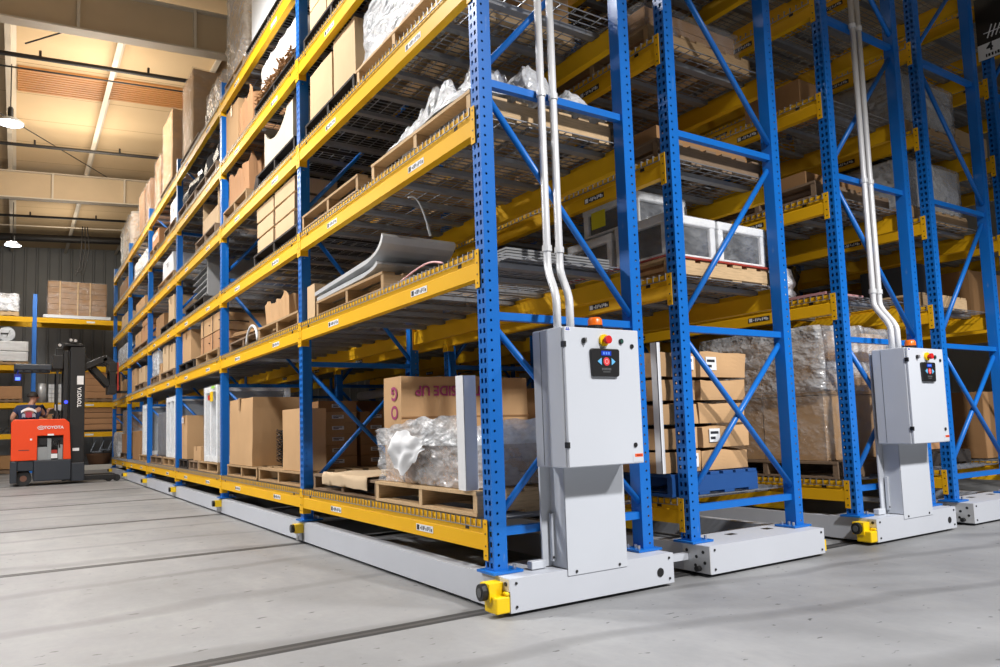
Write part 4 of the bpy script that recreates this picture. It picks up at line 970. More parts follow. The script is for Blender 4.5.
def ceil_mat():
    t = NT('cream_ceiling_insulation'); o = t.obj()
    c = t.mixc(t.noise(.8, 4), (.56, .40, .23), (.70, .53, .33))
    s = t.n('ShaderNodeSeparateXYZ'); t.l(o, s.inputs[0])
    j = t.math('LESS_THAN', t.math('ABSOLUTE', t.math('SUBTRACT', t.math('FLOORED_MODULO', s.outputs[1], 1.25), .6)), .012)
    c = t.mixc(t.math('MULTIPLY', j, .6), c, (.25, .15, .07))
    return t.done(t.bsdf(c, .75, 0, t.noise(5, 3), .2, .02, .2))
b = MB(); slope_box(b, -14, 18, -16, 24.4, 0, .1); struct(link('ceiling', b.mesh('ceiling', [ceil_mat()])))
M_CREAMST = mat('cream_steel', (.66, .58, .47), .5, 0, .1, 2)
M_CREAMST2 = mat('tan_steel', (.60, .46, .30), .55, 0, .12, 2)
M_RIB = mat('orange_brown_decking', (.50, .23, .075), .55, 0, .2, 2)
tn = 9
for y in (-8.6, -.48, 7.66, 15.8):
    b = MB(); slope_box(b, -14, 18, y - .01, y + .01, -.79, -.215); slope_box(b, -14, 18, y - .10, y + .10, -.815, -.79, 1); slope_box(b, -14, 18, y - .10, y + .10, -.215, -.195, 1)
    for k in range(21):
        x = -13.4 + 1.5 * k; slope_box(b, x - .02, x + .02, y - .085, y - .01, -.79, -.215, 1)
    o = link('trim_%d' % tn, b.mesh('rafter', [M_CREAMST2, M_CREAMST])); tn += 1; struct(o)
for k in range(16):
    x = -6.7 + 1.5 * k
    b = MB()
    b.prism([(x - .07, zr(x) - .19), (x + .01, zr(x) - .19), (x + .01, zr(x) - .01), (x + .08, zr(x)), (x - .005, zr(x)), (x - .005, zr(x) - .175), (x - .07, zr(x) - .175)], 'y', -14, 24.1)
    o = link('trim_%d' % tn, b.mesh('purlin', [M_CREAMST])); tn += 1; struct(o)
def ribbed(x0, x1, y0, y1):
    global tn
    b = MB(); n = int((y1 - y0) / .09)
    for i in range(n):
        y = y0 + (y1 - y0) * i / n; slope_box(b, x0, x1, y, y + .055, -.035, -.004)
    slope_box(b, x0, x1, y0, y1, -.006, -.002)
    o = link('trim_%d' % tn, b.mesh('decking', [M_RIB])); tn += 1; struct(o)
ribbed(-2.10, -.74, 10.72, 11.75); ribbed(-.66, .80, 10.68, 11.6); ribbed(.84, 2.2, 10.65, 11.5)
# pipes under the roof
def pipe(label, pts, r, m, name='hanging_pipe'):
    b = MB(); b.tube(pts, r, 10)
    if name == 'hanging_pipe':
        x = -8.0
        while x < 4: b.tube([(x, pts[0][1], pts[0][2] + .065 * (x + 12)), (x, pts[0][1], pts[0][2] + .065 * (x + 12) + .12)], .02, 8); x += 1.55
    top_level(name, b.mesh(name, [m], True), label, 'pipe', (0, 0, 0))
M_PIPE = mat('black_pipe', (.02, .018, .018), .5)
def run(y, z): return [(x, y, z + .065 * (x + 12)) for x in (-12, 14)]
pipe('black sprinkler pipe nearest overhead, crossing under the cream ceiling', run(9.55, 6.12), .035, M_PIPE)
pipe('thin dark pipe just beyond the first sprinkler pipe', run(9.95, 6.10), .014, M_PIPE, 'thin_hanging_pipe')
pipe('second black sprinkler pipe crossing before the deep roof beam', run(13.5, 6.12), .033, M_PIPE)
pipe('third black pipe hanging beyond the deep roof beam', run(18.9, 6.12), .033, M_PIPE)
pipe('dark pipe close behind the deep roof beam', run(17.4, 6.16), .05, M_PIPE)
pipe('thin pale pipe beyond the third black pipe', run(20.2, 6.2), .018, M_CREAMST, 'thin_hanging_pipe')
pipe('wide black duct crossing in front of the back wall', run(21.6, 6.20), .11, M_PIPE, 'hanging_duct')
b = MB(); b.tube([(-2.0, 9.3, zr(-2) - .3), (-.9, 8.1, zr(-.9) - .25)], .012, 8); top_level('bracing_rod', b.mesh('bracing_rod', [M_PIPE]), 'thin bracing rod slanting up to the near roof beam', 'rod', (0, 0, 0))
b = MB(); b.tube([(-2.5, 12.2, zr(-2.5) - .215), (-.3, 15.6, zr(-.3) - .215)], .010, 8); top_level('bracing_rod', b.mesh('bracing_rod', [M_PIPE]), 'long thin bracing rod crossing below the deep roof beam', 'rod', (0, 0, 0))
b = MB()
for k in range(3): b.tube([(-.5 + .06 * k, 20.0, 6.95), (-.52 + .1 * k, 20.0, 6.3), (-.56 + .05 * k, 20.0, 5.75 - .1 * k), (-.66, 20.0, 5.5 + .1 * k)], .014, 8)
top_level('hanging_cable', b.mesh('hanging_cable', [M_PIPE]), 'dark cables hanging from the ceiling before the back wall', 'cable', (0, 0, 0))
# high bay lamps
def lamp(label, x, y, z):
    o = bpy.data.objects.new('high_bay_lamp', None); COL.objects.link(o); o.location = (x, y, z); o.scale = (.70, .70, .70); tag(o, label, 'ceiling lamp', 'high bay lamps')
    b = MB(); b.lathe((0, 0, 0), [(.28, 0), (.275, .03), (.19, .10), (.07, .15), (.06, .15), (.18, .09), (.262, .025), (.262, 0)], 28)
    link('reflector', b.mesh('reflector', [mat('lamp_reflector', (.55, .58, .62), .35)], True), o)
    b = MB(); b.lathe((0, 0, .02), [(0, 0), (.255, 0), (.24, .012), (0, .03)], 28); link('diffuser', b.mesh('diffuser', [emis('lamp_glow', (.86, .93, 1), 22)]), o)
    b = MB(); b.lathe((0, 0, .15), [(0, 0), (.06, 0), (.06, .20), (.04, .24), (0, .24)], 16); link('ballast', b.mesh('ballast', [M_BLACK]), o)
    b = MB(); b.tube([(0, 0, .41), (0, 0, (zr(x) - z - .2) / .70)], .012, 8); link('hanger', b.mesh('hanger', [M_PIPE]), o)
lamp('glowing high bay lamp under the near roof beam', -2.18, 10.3, 5.95)
lamp('glowing high bay lamp farther off, before the back wall', -2.17, 18.3, 5.82)

# ------------------------------------------------------------------ rack along the back wall
FX0, FX1, FX2 = -4.40, -1.62, 1.16
FR = bpy.data.objects.new('pallet_rack', None); COL.objects.link(FR); FR.location = (FX1, 20.5, 0); tag(FR, 'fixed pallet rack along the grey back wall, behind the reach truck', 'pallet rack')
FZ = [.95, 1.80, 2.84, 4.20]
for x in (FX0, FX1, FX2):
    for yy in (0, 1.0):
        b = MB(); b.box(-.05, .05, yy, yy + .08, .006, 5.0); o = link('post', b.mesh('post', [mat('bright_blue_steel', (.01, .17, .62), .4)]), FR, (x - FX1, 0, 0))
    b = MB()
    for z in (.3, 1.5, 2.7, 3.9): b.box(-.02, .02, .08, 1.0, z, z + .04)
    link('brace', b.mesh('brace', [M_BLUE]), FR, (x - FX1, 0, 0))
for z in FZ:
    for x0, x1 in ((FX0, FX1), (FX1, FX2)):
        for yy in (-.006, 1.04):
            b = MB(); b.box(x0 - FX1 + .05, x1 - FX1 - .05, yy, yy + .05, 0, .14); bm_ = link('beam', b.mesh('beam', [M_YEL]), FR, (0, 0, z))
            if yy < 0:
                b = MB(); b.box((x0 + x1) / 2 - FX1 - .1, (x0 + x1) / 2 - FX1 + .12, -.008, -.0055, .04, .09); s = link('location_label', b.mesh('location_label', [M_WHITE]), bm_)
        b = MB()
        for k in range(22): b.box(x0 - FX1 + .06 + .12 * k, x0 - FX1 + .08 + .12 * k, 0, 1.08, .142, .15)
        link('wire_deck', b.mesh('wire_deck', [M_GALV]), FR, (0, 0, z))
FD = [z + .152 for z in FZ]
def fcart(label, x0, x1, z0, z1, m=1, y0=20.55, y1=21.4, group=None, **k): return carton(label, x0, x1, y0, y1, z0, z1, m, tape=False, group=group, **k)
b = MB(); b.box(-1.42, .30, 20.5, 21.5, FD[3] + .003, FD[3] + .09); top_level('white_platform', b.mesh('white_platform', [M_WPL]), 'long white platform under the strapped brown load, top of the back rack', 'pallet', (0, 0, 0))
o = wrapped('big strapped brown carton load on the white platform, top of the back rack', -1.32, .20, 20.55, 21.45, FD[3] + .095, 5.42, CARD[2], M_WRAPB, 6, .012)
for x in (-.35, .1, .42):
    b = MB(); b.box(-.018 + x - .1, .018 + x - .1, -.475, -.47, 0, .98); link('strap', b.mesh('strap', [CARD[1]]), o)
wrapped('film-wrapped pale load on the top of the back rack, at the edge of view', -3.1, -2.03, 20.55, 21.45, FD[3] + .13, 4.95, CARD[1], M_WRAPW, None, .04)
pallet('pallet under the pale film-wrapped load, back rack', -3.15, -2.0, 20.52, 21.48, FD[3], WOOD4)
for k in range(2): wrapped('thick white foam roll, %s one, upper shelf of the back rack' % ('lower', 'upper')[k], -3.0, -1.78, 20.55, 21.3, FD[2] + .10 + k * .285, FD[2] + .355 + k * .285, M_FOAM, mat('white_sleeve', (.8, .8, .8), .6), None, .01, name='foam_roll', cat='roll')
pallet('pallet under the white foam rolls, back rack', -3.05, -1.75, 20.52, 21.4, FD[2], WOOD, h=.09)
b = MB(); zc = FD[2] + .675 + .2
b.tube([(-2.28, 20.7, zc), (-2.28, 21.1, zc)], .20, 24); b.tube([(-2.28, 20.66, zc), (-2.28, 20.7, zc)], [.10, .20], 24)
b.box(-2.42, -2.25, 20.645, 20.66, zc - .02, zc + .02, 1); b.bar((-2.28, 20.65, zc - .08), (-2.2, 20.65, zc + .1), .03, .01, 1)
top_level('white_fan', b.mesh('white_fan', [M_WPL, M_BLACK], False), 'round white fan standing on the foam rolls, back rack', 'fan', (0, 0, 0))
for k in range(1):
    fcart('long pale carton on the third shelf of the back rack, behind the driver', -2.9, -1.89, FD[1] + .10, 2.40, 3)
pallet('pallet under the long pale carton behind the driver, back rack', -2.95, -1.85, 20.52, 21.4, FD[1], WOOD2, h=.09)
b = MB(); b.lathe((-1.42, 20.85, FD[1] + .003), [(0, 0), (.12, 0), (.12, .54), (0, .54)], 20); top_level('metal_drum', b.mesh('metal_drum', [M_GALV2], True), 'slim grey drum on the back rack beside the blue post', 'drum', (0, 0, 0))
b = MB()
for i in range(4):
    for j in range(4): b.box(-1.25 + i * .085, -1.25 + i * .085 + .078, 20.6, 21.0, j * .13, j * .13 + .12)
top_level('white_rack_bins', b.mesh('white_rack_bins', [M_WPL]), 'white gridded bin block on the back rack, between drum and mast', 'bin', (0, 0, FD[1] + .003)).name = 'white_bin'
BW = ['lowest', 'second', 'third', 'fourth', 'topmost']
for k in range(4): fcart('long pinkish carton behind the mast, upper stack of the back rack, %s' % BW[k], -.75, .62, FD[1] + .105 + k * .192, FD[1] + .29 + k * .192, 3, group='long pinkish cartons, upper stack')
pallet('pallet under the upper stack of long pinkish cartons, back rack', -.8, .66, 20.52, 21.45, FD[1], WOOD2, h=.1)
for k in range(4): fcart('long pinkish carton behind the mast, lower stack of the back rack, %s' % BW[k], -.8, .60, FD[0] + .052 + k * .168, FD[0] + .203 + k * .168, 3, group='long pinkish cartons, lower stack')
b = MB(); b.box(-.82, .62, 20.53, 21.42, FD[0] + .003, FD[0] + .048); top_level('dunnage_board', b.mesh('dunnage_board', [WOOD3]), 'dark board under the lower stack of pinkish cartons', 'board', (0, 0, 0))
fcart('long pale carton low beside the driver, back rack', -1.55, -.98, FD[0] + .003, 1.62, 3)
for k in range(3):
    b = MB(); b.tube([(-2.55 + .17 * k, 20.55, FD[0] + .09), (-2.55 + .17 * k, 21.4, FD[0] + .09)], .078, 18, cap=False); b.tube([(-2.55 + .17 * k, 20.55, FD[0] + .09), (-2.55 + .17 * k, 21.4, FD[0] + .09)], .06, 18, cap=False)
    tag(link('cardboard_tube', b.mesh('cardboard_tube', [M_WPL], False)), 'white cardboard tube with an open end, row on the back rack', 'tube', 'white tubes on the back rack')
b = MB(); b.lathe((.08, 20.9, .02), [(0, 0), (.24, 0), (.34, .42), (.36, .44), (.34, .44), (.23, .02)], 24); top_level('brown_tub', b.mesh('brown_tub', [mat('brown_tub', (.14, .07, .035), .5)], True), 'brown tub on the floor under the back rack', 'tub', (0, 0, 0))
b = MB()
for k in range(3):
    b.tube([(-.15 + .22 * k, 20.8, .52), (-.02 + .22 * k, 20.8, .86), (.12 + .22 * k, 20.8, .86)], .018, 8)
    b.box(-.12 + .22 * k, .14 + .22 * k, 20.75, 21.0, .5 + .06 * k, .53 + .06 * k)
top_level('wire_basket', b.mesh('wire_basket', [mat('grey_blue_steel', (.30, .34, .40), .4, .4)]), 'grey tangled steel frames piled in the brown tub', 'frame', (.0, 0, 0)).name = 'steel_frame'
b = MB(); b.box(-.95, .66, 20.52, 20.62, .006, .15); top_level('pale_floor_beam', b.mesh('pale_floor_beam', [mat('pale_beam', (.55, .53, .48), .6)]), 'pale beam on the floor beneath the back rack', 'beam', (0, 0, 0))
pallet('worn pallets on the floor behind the reach truck', -2.9, -1.8, 20.6, 21.4, .004, WOOD2)
fcart('dark carton on the worn pallet behind the reach truck', -2.8, -1.9, .14, .50, CARD[2])

# ------------------------------------------------------------------ reach truck
TR = bpy.data.objects.new('reach_truck', None); COL.objects.link(TR); TR.location = (-1.5, 14.3, 0)
tag(TR, 'orange and charcoal reach truck with a tall black mast facing the aisle rack', 'reach truck')
def tp(name, boxes, mats, bv=0, parent=None, lab=None, smooth=False):
    b = MB()
    for q in boxes: b.box(q[0] + 1.5, q[1] + 1.5, q[2] - 14.3, q[3] - 14.3, q[4], q[5], q[6] if len(q) > 6 else 0)
    o = link(name, b.mesh(name, mats, smooth), parent or TR)
    if bv: bevel(o, bv)
    if lab: o['label'] = lab
    return o
tp('chassis', [(-2.10, -1.98, 13.8, 14.88, .07, .50), (-1.98, -1.70, 13.83, 14.88, .30, .50), (-1.70, -1.05, 13.8, 14.88, .09, .50), (-1.05, -.8, 13.86, 14.84, .05, .42)], [M_NAVY], .015, None, 'charcoal lower body')
b = MB(); X_ = lambda v: v + 1.5
b.prism([(X_(-2.085), .502), (X_(-1.645), .502), (X_(-1.645), .985), (X_(-1.19), .985), (X_(-1.19), .502), (X_(-1.05), .502), (X_(-1.085), 1.24), (X_(-1.17), 1.315), (X_(-2.04), 1.315), (X_(-2.095), 1.26)], 'y', 13.8 - 14.3, 13.98 - 14.3)
o = link('body_panel', b.mesh('body_panel', [M_TRUCK]), TR); bevel(o, .012); o['label'] = 'orange side panel'
tp('rear_body', [(-2.09, -1.99, 13.985, 14.88, .502, 1.12), (-1.985, -1.08, 14.78, 14.88, .502, 1.20)], [M_TRUCK], .01)
tp('battery_bay', [(-1.645, -1.19, 13.90, 13.975, .502, .984), (-1.60, -1.47, 13.86, 13.90, .80, .93), ], [M_BLACK], 0)
tp('grey_cover', [(-1.64, -1.47, 13.85, 13.895, .504, .76), (-1.47, -1.40, 13.85, 13.895, .504, .93), (-1.28, -1.20, 13.85, 13.895, .504, .80)], [mat('mid_grey_paint', (.27, .29, .30), .5)], .004)
b = MB()
for k in range(3): b.tube([(X_(-1.40) + .03 * k, -.44, .70), (X_(-1.36) + .03 * k, -.45, .88 - .02 * k), (X_(-1.27), -.45, .90 - .03 * k), (X_(-1.24) - .01 * k, -.44, .72)], .010, 8)
link('hose', b.mesh('hose', [M_BLACK], True), TR)
tp('data_plate', [(-1.40, -1.29, 13.846, 13.852, .53, .62), (-1.395, -1.295, 13.846, 13.852, .63, .70, 1)], [M_WHITE, mat('dark_red_print', (.25, .02, .02), .5)])
tp('charge_plate', [(-1.47, -1.36, 13.792, 13.799, .985, 1.02)], [M_WHITE])
tx = text_mesh('wordmark', 'TOYOTA', .082, M_WHITE, .001, .002)
o = link('wordmark', tx, TR, (X_(-1.36), -.5045, 1.145), rot=(PI / 2, 0, 0)); o['label'] = 'white wordmark on the orange panel'
b = MB()
for rx, rz in ((.062, .042), (.024, .040)):
    for k in range(28):
        a0, a1 = 2 * PI * k / 28, 2 * PI * (k + 1) / 28
        b.add([((rx - w) * math.cos(a), 0, (rz - w) * math.sin(a)) for a in (a0, a1) for w in (0, .010)], [(0, 1, 3, 2)])
for k in range(28):
    a0, a1 = 2 * PI * k / 28, 2 * PI * (k + 1) / 28
    b.add([((.042 - w) * math.cos(a), 0, .018 + (.020 - w) * math.sin(a)) for a in (a0, a1) for w in (0, .008)], [(0, 1, 3, 2)])
link('emblem', b.mesh('emblem', [M_WHITE]), TR, (X_(-1.585), -.505, 1.145))
b = MB(); b.box(X_(-1.96), X_(-1.78), -.502, -.5, .70, .715); b.box(X_(-1.77), X_(-1.735), -.502, -.5, .90, .935, 1); link('model_mark', b.mesh('model_mark', [M_NAVY, M_WHITE]), TR)
for x, y in ((-1.87, 13.92), (-1.87, 14.70)):
    b = MB(); b.cyl((X_(x), y - 14.3, .15), (0, 1, 0), .145, .12, 24); b.cyl((X_(x), y - 14.305, .15), (0, 1, 0), .06, .02, 16, 1); link('drive_wheel', b.mesh('drive_wheel', [M_DARK, mat('rust_hub', (.18, .08, .05), .5)]), TR)
for s, y in (('near', 13.93), ('far', 14.62)):
    o = tp('mast_column', [(-1.20, -1.12, y, y + .16, .06, 2.72), (-1.08, -.81, y, y + .16, .06, 2.80), (-1.12, -1.08, y + .08, y + .16, .06, 2.72)], [M_BLACK], .006)
    if s == 'near':
        tp('mast_label', [(-.955, -.835, y - .003, y - .0005, 2.02, 2.20)], [M_WHITE], 0, o, 'white data label'); tp('mast_label', [(-1.02, -.90, y - .003, y - .0005, .66, .72)], [M_WHITE], 0, o)
        w = link('wordmark', text_mesh('wordmark', 'TOYOTA', .10, M_WHITE, .001, .003), o, (X_(-.905), y - 14.3 - .002, 1.76), rot=(PI / 2, -PI / 2, 0))
    tp('support_leg', [(-.99, -.20, y, y + .13, .05, .15)], [M_BLACK], .01)
    for x in (-.34, -.19):
        b = MB(); b.cyl((X_(x), y - 14.3 + .02, .072), (0, 1, 0), .07, .09, 18); link('load_wheel', b.mesh('load_wheel', [M_DARK]), TR)
tp('mast_crosshead', [(-1.20, -.82, 14.095, 14.615, 2.30, 2.42), (-1.20, -.82, 14.095, 14.615, 1.5, 1.58), (-1.10, -1.0, 14.25, 14.45, .1, 2.3)], [M_BLACK], .006)
tp('mast_head', [(-1.40, -1.21, 13.92, 14.78, 2.34, 2.62), (-1.20, -.86, 13.90, 14.80, 2.81, 2.87), (-1.34, -1.22, 13.95, 14.2, 2.62, 2.76)], [M_BLACK], .012)
for x, z in ((-1.08, 2.93), (-1.0, 2.92), (-1.28, 2.82)):
    b = MB(); b.cyl((X_(x), -.38, z), (0, -1, 0), .05, .06, 16); b.cyl((X_(x), -.441, z), (0, -1, 0), .03, .004, 16, 1); link('work_light', b.mesh('work_light', [M_BLACK, M_STEEL]), TR)
for y in (13.95, 14.68): tp('overhead_guard', [(-2.07, -1.41, y, y + .10, 2.31, 2.43)], [M_NAVY], .02)
tp('guard_bar', [(-2.05 + .14 * k, -2.01 + .14 * k, 14.055, 14.675, 2.35, 2.40) for k in range(5)], [M_NAVY])
for y in (13.985, 14.735): tp('guard_post', [(-1.33, -1.29, y, y + .04, 1.325, 2.305)], [M_BLACK])
b = MB(); b.tube([(X_(-2.0), -.30, 2.31), (X_(-2.0), -.30, 2.22)], .015, 8); b.box(X_(-2.06), X_(-1.94), -.36, -.25, 2.09, 2.22); b.box(X_(-2.04), X_(-1.96), -.363, -.36, 2.10, 2.16, 1)
o = link('blue_spotlight', b.mesh('blue_spotlight', [mat('navy_lamp_housing', (.01, .02, .25), .4), emis('blue_lamp_glow', (.1, .2, 1), 3)]), TR)
b = MB(); b.cyl((X_(-1.15), -.372, 1.66), (0, -1, 0), .035, .004, 16); o = link('blue_indicator', b.mesh('blue_indicator', [emis('blue_indicator_glow', (.05, .07, 1), 2.5)]), TR)
for y in (14.05, 14.50):
    b = MB()
    b.bar((X_(-.84), y - 14.3, 2.38), (X_(-.40), y - 14.3, 2.60), .08, .13); b.bar((X_(-.44), y - 14.3, 2.60), (X_(-.27), y - 14.3, 2.45), .08, .14); b.bar((X_(-.84), y - 14.22, 2.62), (X_(-.34), y - 14.22, 2.02), .06, .12)
    o = link('reach_arm', b.mesh('reach_arm', [M_BLACK]), TR); bevel(o, .01)
tp('fork_carriage', [(-.36, -.20, 14.0, 14.62, 1.84, 2.02), (-.36, -.20, 14.0, 14.62, 2.30, 2.50), (-.34, -.22, 14.0, 14.10, 2.02, 2.30), (-.34, -.22, 14.52, 14.62, 2.02, 2.30)], [M_BLACK], .008)
tp('carriage_guard', [(-.195, -.17, 14.0, 14.05, 1.9, 2.5), (-.195, -.17, 14.57, 14.62, 1.9, 2.5), (-.195, -.15, 14.055, 14.2, 1.93, 2.02), (-.195, -.17, 14.055, 14.565, 2.42, 2.5)], [mat('dull_red_paint', (.40, .03, .02), .45)])
for y in (14.12, 14.42): tp('fork', [(-.165, -.125, y, y + .10, 1.87, 2.3), (-.125, .70, y, y + .10, 1.87, 1.905)], [M_BLACK])
tp('steering_console', [(-1.55, -1.10, 14.2, 14.75, .60, 1.20), (-1.48, -1.15, 14.25, 14.7, 1.21, 1.25)], [M_BLACK], .02)
b = MB()
for k in range(3): b.tube([(X_(-1.36) + .05 * k, -.05, 1.24), (X_(-1.36) + .05 * k, -.06, 1.38 + .06 * (k == 1))], .014, 8); b.lathe((X_(-1.36) + .05 * k, -.06, 1.38 + .06 * (k == 1)), [(0, -.02), (.025, 0), (.02, .03), (0, .04)], 12)
b.tube([(X_(-1.27), -.1, 1.4), (X_(-1.27), -.1, 1.56)], .012, 8); b.box(X_(-1.34), X_(-1.22), -.13, -.11, 1.5, 1.62, 1)
link('control_lever', b.mesh('control_lever', [M_BLACK, M_WPL]), TR)
tp('platform', [(-1.97, -1.56, 13.99, 14.77, .502, .52)], [M_DARK])

# ------------------------------------------------------------------ driver
def skin_mesh(name, chains, m, levels=2):
    """chains: lists of (key, (x,y,z), radius); repeated keys share a vertex; the first vertex is the root"""
    bm = bmesh.new(); lay = bm.verts.layers.skin.verify(); V = {}
    for ch in chains:
        prev = None
        for key, p, r in ch:
            if key not in V:
                v = bm.verts.new(p); v[lay].radius = (r, r) if not isinstance(r, tuple) else r; v[lay].use_root = (len(V) == 0); V[key] = v
            if prev is not None and bm.edges.get((prev, V[key])) is None: bm.edges.new((prev, V[key]))
            prev = V[key]
    me = bpy.data.meshes.new(name); bm.to_mesh(me); bm.free(); me.materials.append(m); return me
def skinned(name, chains, m, parent=None, loc=(0, 0, 0)):
    o = link(name, skin_mesh(name, chains, m), parent, loc)
    s = o.modifiers.new('skin', 'SKIN'); s.use_smooth_shade = True
    d = o.modifiers.new('sub', 'SUBSURF'); d.levels = 2; d.render_levels = 2
    return o
def hand(side, w, d, tag_):
    out = []; w = Vector(w); d = Vector(d).normalized(); a = Vector((0, 0, 1)).cross(d).normalized()
    palm = w + d * .05
    out.append([(tag_ + 'wr', tuple(w), .026), (tag_ + 'pm', tuple(palm), (.036, .02))])
    for i, (o_, ln) in enumerate(((-.028, .062), (-.010, .074), (.009, .070), (.027, .055))):
        k = palm + d * .035 + a * o_
        out.append([(tag_ + 'pm', tuple(palm), .03), ('%sk%d' % (tag_, i), tuple(k), .0095), ('%sm%d' % (tag_, i), tuple(k + d * ln * .5 + Vector((0, 0, -.008))), .0088), ('%st%d' % (tag_, i), tuple(k + d * ln * .85 + Vector((0, 0, -.03))), .0075)])
    t0 = w + d * .025 + a * .034 * side
    out.append([(tag_ + 'pm', tuple(palm), .03), (tag_ + 'th', tuple(t0), .011), (tag_ + 'tt', tuple(t0 + d * .045 + a * .02 * side), .0085)])
    return out
PX0, PY0 = -1.80, 14.36
def q(x, y, z): return (x, y, z)
torso = [('pel', q(0, .06, .75), (.165, .125)), ('abd', q(0, .03, .92), (.165, .125)), ('che', q(.01, .0, 1.15), (.185, .125)), ('nkb', q(.045, .0, 1.335), (.085, .075)), ('nk', q(.065, .01, 1.395), .055),
         ('hd1', q(.085, .015, 1.455), .068), ('hd2', q(.09, .015, 1.515), (.082, .088)), ('hd3', q(.085, .012, 1.565), (.075, .08)), ('hd4', q(.08, .01, 1.597), .045)]
chains = [torso,
    [('che', 0, 0), ('shl', q(-.185, .0, 1.27), .072), ('ell', q(-.285, -.04, 1.08), .048), ('awl', q(-.22, .12, .93), .033)] ,
    [('che', 0, 0), ('shr', q(.205, .01, 1.27), .072), ('elr', q(.30, .10, 1.09), .048), ('bwr', q(.36, .17, 1.255), .033)],
    [('pel', 0, 0), ('hil', q(-.09, .06, .70), .095), ('knl', q(-.10, .09, .48), .066), ('anl', q(-.10, .05, .305), .05), ('tol', q(-.11, .17, .285), .036)],
    [('pel', 0, 0), ('hir', q(.09, .06, .70), .095), ('knr', q(.10, .09, .48), .066), ('anr', q(.10, .05, .305), .05), ('tor', q(.11, .17, .285), .036)]]
hl = hand(1, (-.22, .12, .93), (.5, .8, -.1), 'a'); hr = hand(-1, (.36, .17, 1.255), (.5, .5, .25), 'b')
hl[0][0] = ('awl', hl[0][0][1], .03); hr[0][0] = ('bwr', hr[0][0][1], .03)
BODY = skinned('person', chains + hl + hr, M_SKIN, None, (PX0, PY0, .275)); tag(BODY, 'person in a navy printed T-shirt driving the orange truck, seen from behind, head turned sideways', 'person')
sc = [[('pel', q(0, .06, .80), (.178, .142)), ('abd', q(0, .03, .93), (.18, .142)), ('che', q(.01, .0, 1.15), (.20, .142)), ('nkb', q(.04, .0, 1.325), (.098, .085)), ('col', q(.05, .002, 1.352), .072)],
      [('che', 0, 0), ('shl', q(-.185, .0, 1.27), .088), ('sl', q(-.255, -.027, 1.14), .072)], [('che', 0, 0), ('shr', q(.205, .01, 1.27), .088), ('sr', q(.27, .07, 1.15), .072)]]
o = skinned('t_shirt', sc, M_SHIRT, BODY); o['label'] = 'navy T-shirt'
tc = [[('w', q(0, .06, .80), (.182, .15)), ('pel', q(0, .06, .74), (.182, .14)), ('hil', q(-.09, .06, .70), .108), ('knl', q(-.10, .09, .48), .08), ('anl', q(-.10, .05, .33), .066)], [('pel', 0, 0), ('hir', q(.09, .06, .70), .108), ('knr', q(.10, .09, .48), .08), ('anr', q(.10, .05, .33), .066)]]
o = skinned('trousers', tc, M_TROUS, BODY); o['label'] = 'dark trousers'
b = MB()
for i in range(9):
    for j in range(5): pass
b.grid(14, 8, lambda u, v: (.083 - .012 + .092 * math.cos(PI * (.28 + 1.62 * u)) * math.sin(.1 + 1.5 * v), .012 + .098 * math.sin(PI * (.28 + 1.62 * u)) * math.sin(.1 + 1.5 * v), 1.515 + .098 * math.cos(.1 + 1.5 * v)))
o = link('hair', b.mesh('hair', [M_HAIR], True, False), BODY); sd = o.modifiers.new('t', 'SOLIDIFY'); sd.thickness = .012; o['label'] = 'short dark hair'
b = MB(); b.lathe((.175, .015, 1.50), [(0, -.02), (.014, -.014), (.010, .01), (0, .025)], 10); link('nose', b.mesh('nose', [M_SKIN], True), BODY)
for s in (-1, 1):
    b = MB(); b.lathe((.085, .015 + .086 * s, 1.505), [(0, -.03), (.014, -.02), (.016, .015), (0, .03)], 10); link('ear', b.mesh('ear', [M_SKIN], True), BODY)
    b = MB(); b.lathe((.164, .015 + .03 * s, 1.522), [(0, -.009), (.009, 0), (0, .009)], 10); link('eye', b.mesh('eye', [M_WHITE], True), BODY)
b = MB(); b.box(.160, .168, -.008, .038, 1.462, 1.469); link('mouth', b.mesh('mouth', [mat('lip', (.32, .12, .09), .5)]), BODY)
def back_patch(u0, u1, v0, v1, arch, name, m, off=0.0):
    b = MB()
    def fn(u, v):
        x = u0 + (u1 - u0) * u; z = v0 + (v1 - v0) * v - arch * (2 * u - 1) ** 2
        return (.005 + x, -.158 - off + .9 * x * x + .16 * abs(z - 1.15) ** 1.5 * .9, z)
    b.grid(12, 4, fn); link(name, b.mesh(name, [m], True, False), BODY)
back_patch(-.135, .135, 1.235, 1.285, .06, 'shirt_print', M_WHITE, .012); back_patch(-.055, .055, 1.09, 1.20, .0, 'shirt_print', mat('red_shirt_print', (.4, .05, .08), .8), .012); back_patch(-.12, -.06, 1.10, 1.17, .02, 'shirt_print', mat('pale_shirt_print', (.4, .42, .5), .8), .012); back_patch(.06, .12, 1.10, 1.17, .02, 'shirt_print', mat('pale_shirt_print', (.4, .42, .5), .8), .012)

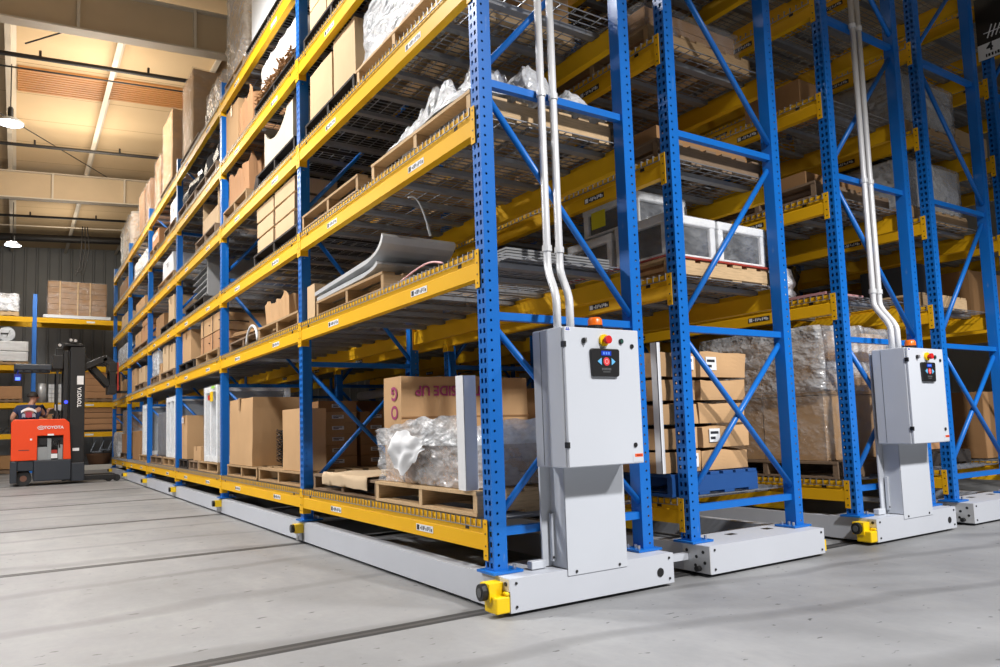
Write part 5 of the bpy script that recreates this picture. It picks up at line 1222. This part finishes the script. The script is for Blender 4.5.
# ------------------------------------------------------------------ camera
cam = bpy.data.cameras.new('camera'); co = bpy.data.objects.new('camera', cam); COL.objects.link(co)
a_, b_, c_ = .5534, .0843, -.0294
f = Vector((math.sin(a_) * math.cos(b_), math.cos(a_) * math.cos(b_), math.sin(b_)))
r = Vector((math.cos(a_), -math.sin(a_), 0)); u = r.cross(f)
r2 = math.cos(c_) * r + math.sin(c_) * u; u2 = -math.sin(c_) * r + math.cos(c_) * u
M = Matrix((r2, u2, -f)).transposed().to_4x4(); M.translation = Vector((-2.0069, -3.0349, .8983))
co.matrix_world = M
cam.sensor_width = 36; cam.lens = 36 * .7283895; cam.shift_x = .0345; cam.shift_y = .0326; cam.clip_end = 200; cam.clip_start = .05
SC.camera = co

# ------------------------------------------------------------------ light
def spot(name, loc, power, cone=135, blend=.45, col=(1, .985, .975), radius=.25, aim=None):
    l_ = bpy.data.lights.new(name, 'SPOT'); l_.energy = power; l_.spot_size = math.radians(cone); l_.spot_blend = blend; l_.color = col; l_.shadow_soft_size = radius
    o = bpy.data.objects.new(name, l_); COL.objects.link(o); o.location = loc
    if aim is not None: o.rotation_euler = (Vector(aim) - Vector(loc)).to_track_quat('-Z', 'Y').to_euler()
    return o
def point(name, loc, power, col=(1, .9, .75), radius=.3):
    l_ = bpy.data.lights.new(name, 'POINT'); l_.energy = power; l_.color = col; l_.shadow_soft_size = radius
    o = bpy.data.objects.new(name, l_); COL.objects.link(o); o.location = loc; return o
for y, p in ((18.3, 330), (10.3, 500), (3.0, 950)):
    spot('high_bay_light', (-2.18, y, 5.90), p, 158, .35)
spot('high_bay_light', (-6.6, 4.6, 5.9), 1800, 158, .35)  # added fill row out of view, evens the light on the lower shelves
spot('high_bay_light', (-6.6, 12.5, 5.9), 550, 158, .35)  # far end of the added fill row, no known fixture
spot('high_bay_light', (1.0, -5.4, 6.0), 2300, 140, .35)
spot('high_bay_light', (4.8, -5.6, 6.0), 1800, 122, .35)
for y, p in ((13.0, 190), (9.8, 190), (19.5, 90), (3.0, 70)):
    point('high_bay_uplight', (-.9, y, 6.0), p, radius=.9)  # added points without fixtures, brighten the ceiling like lamp spill
w = bpy.data.worlds.new('world'); SC.world = w; w.use_nodes = True
bg = w.node_tree.nodes['Background']; bg.inputs[0].default_value = (.85, .92, 1, 1); bg.inputs[1].default_value = .02
SC.view_settings.view_transform = 'Standard'; SC.view_settings.look = 'None'; SC.view_settings.gamma = 1; SC.view_settings.use_curve_mapping = False
SC.view_settings.exposure = 0.0
SC.cycles.diffuse_bounces = 2
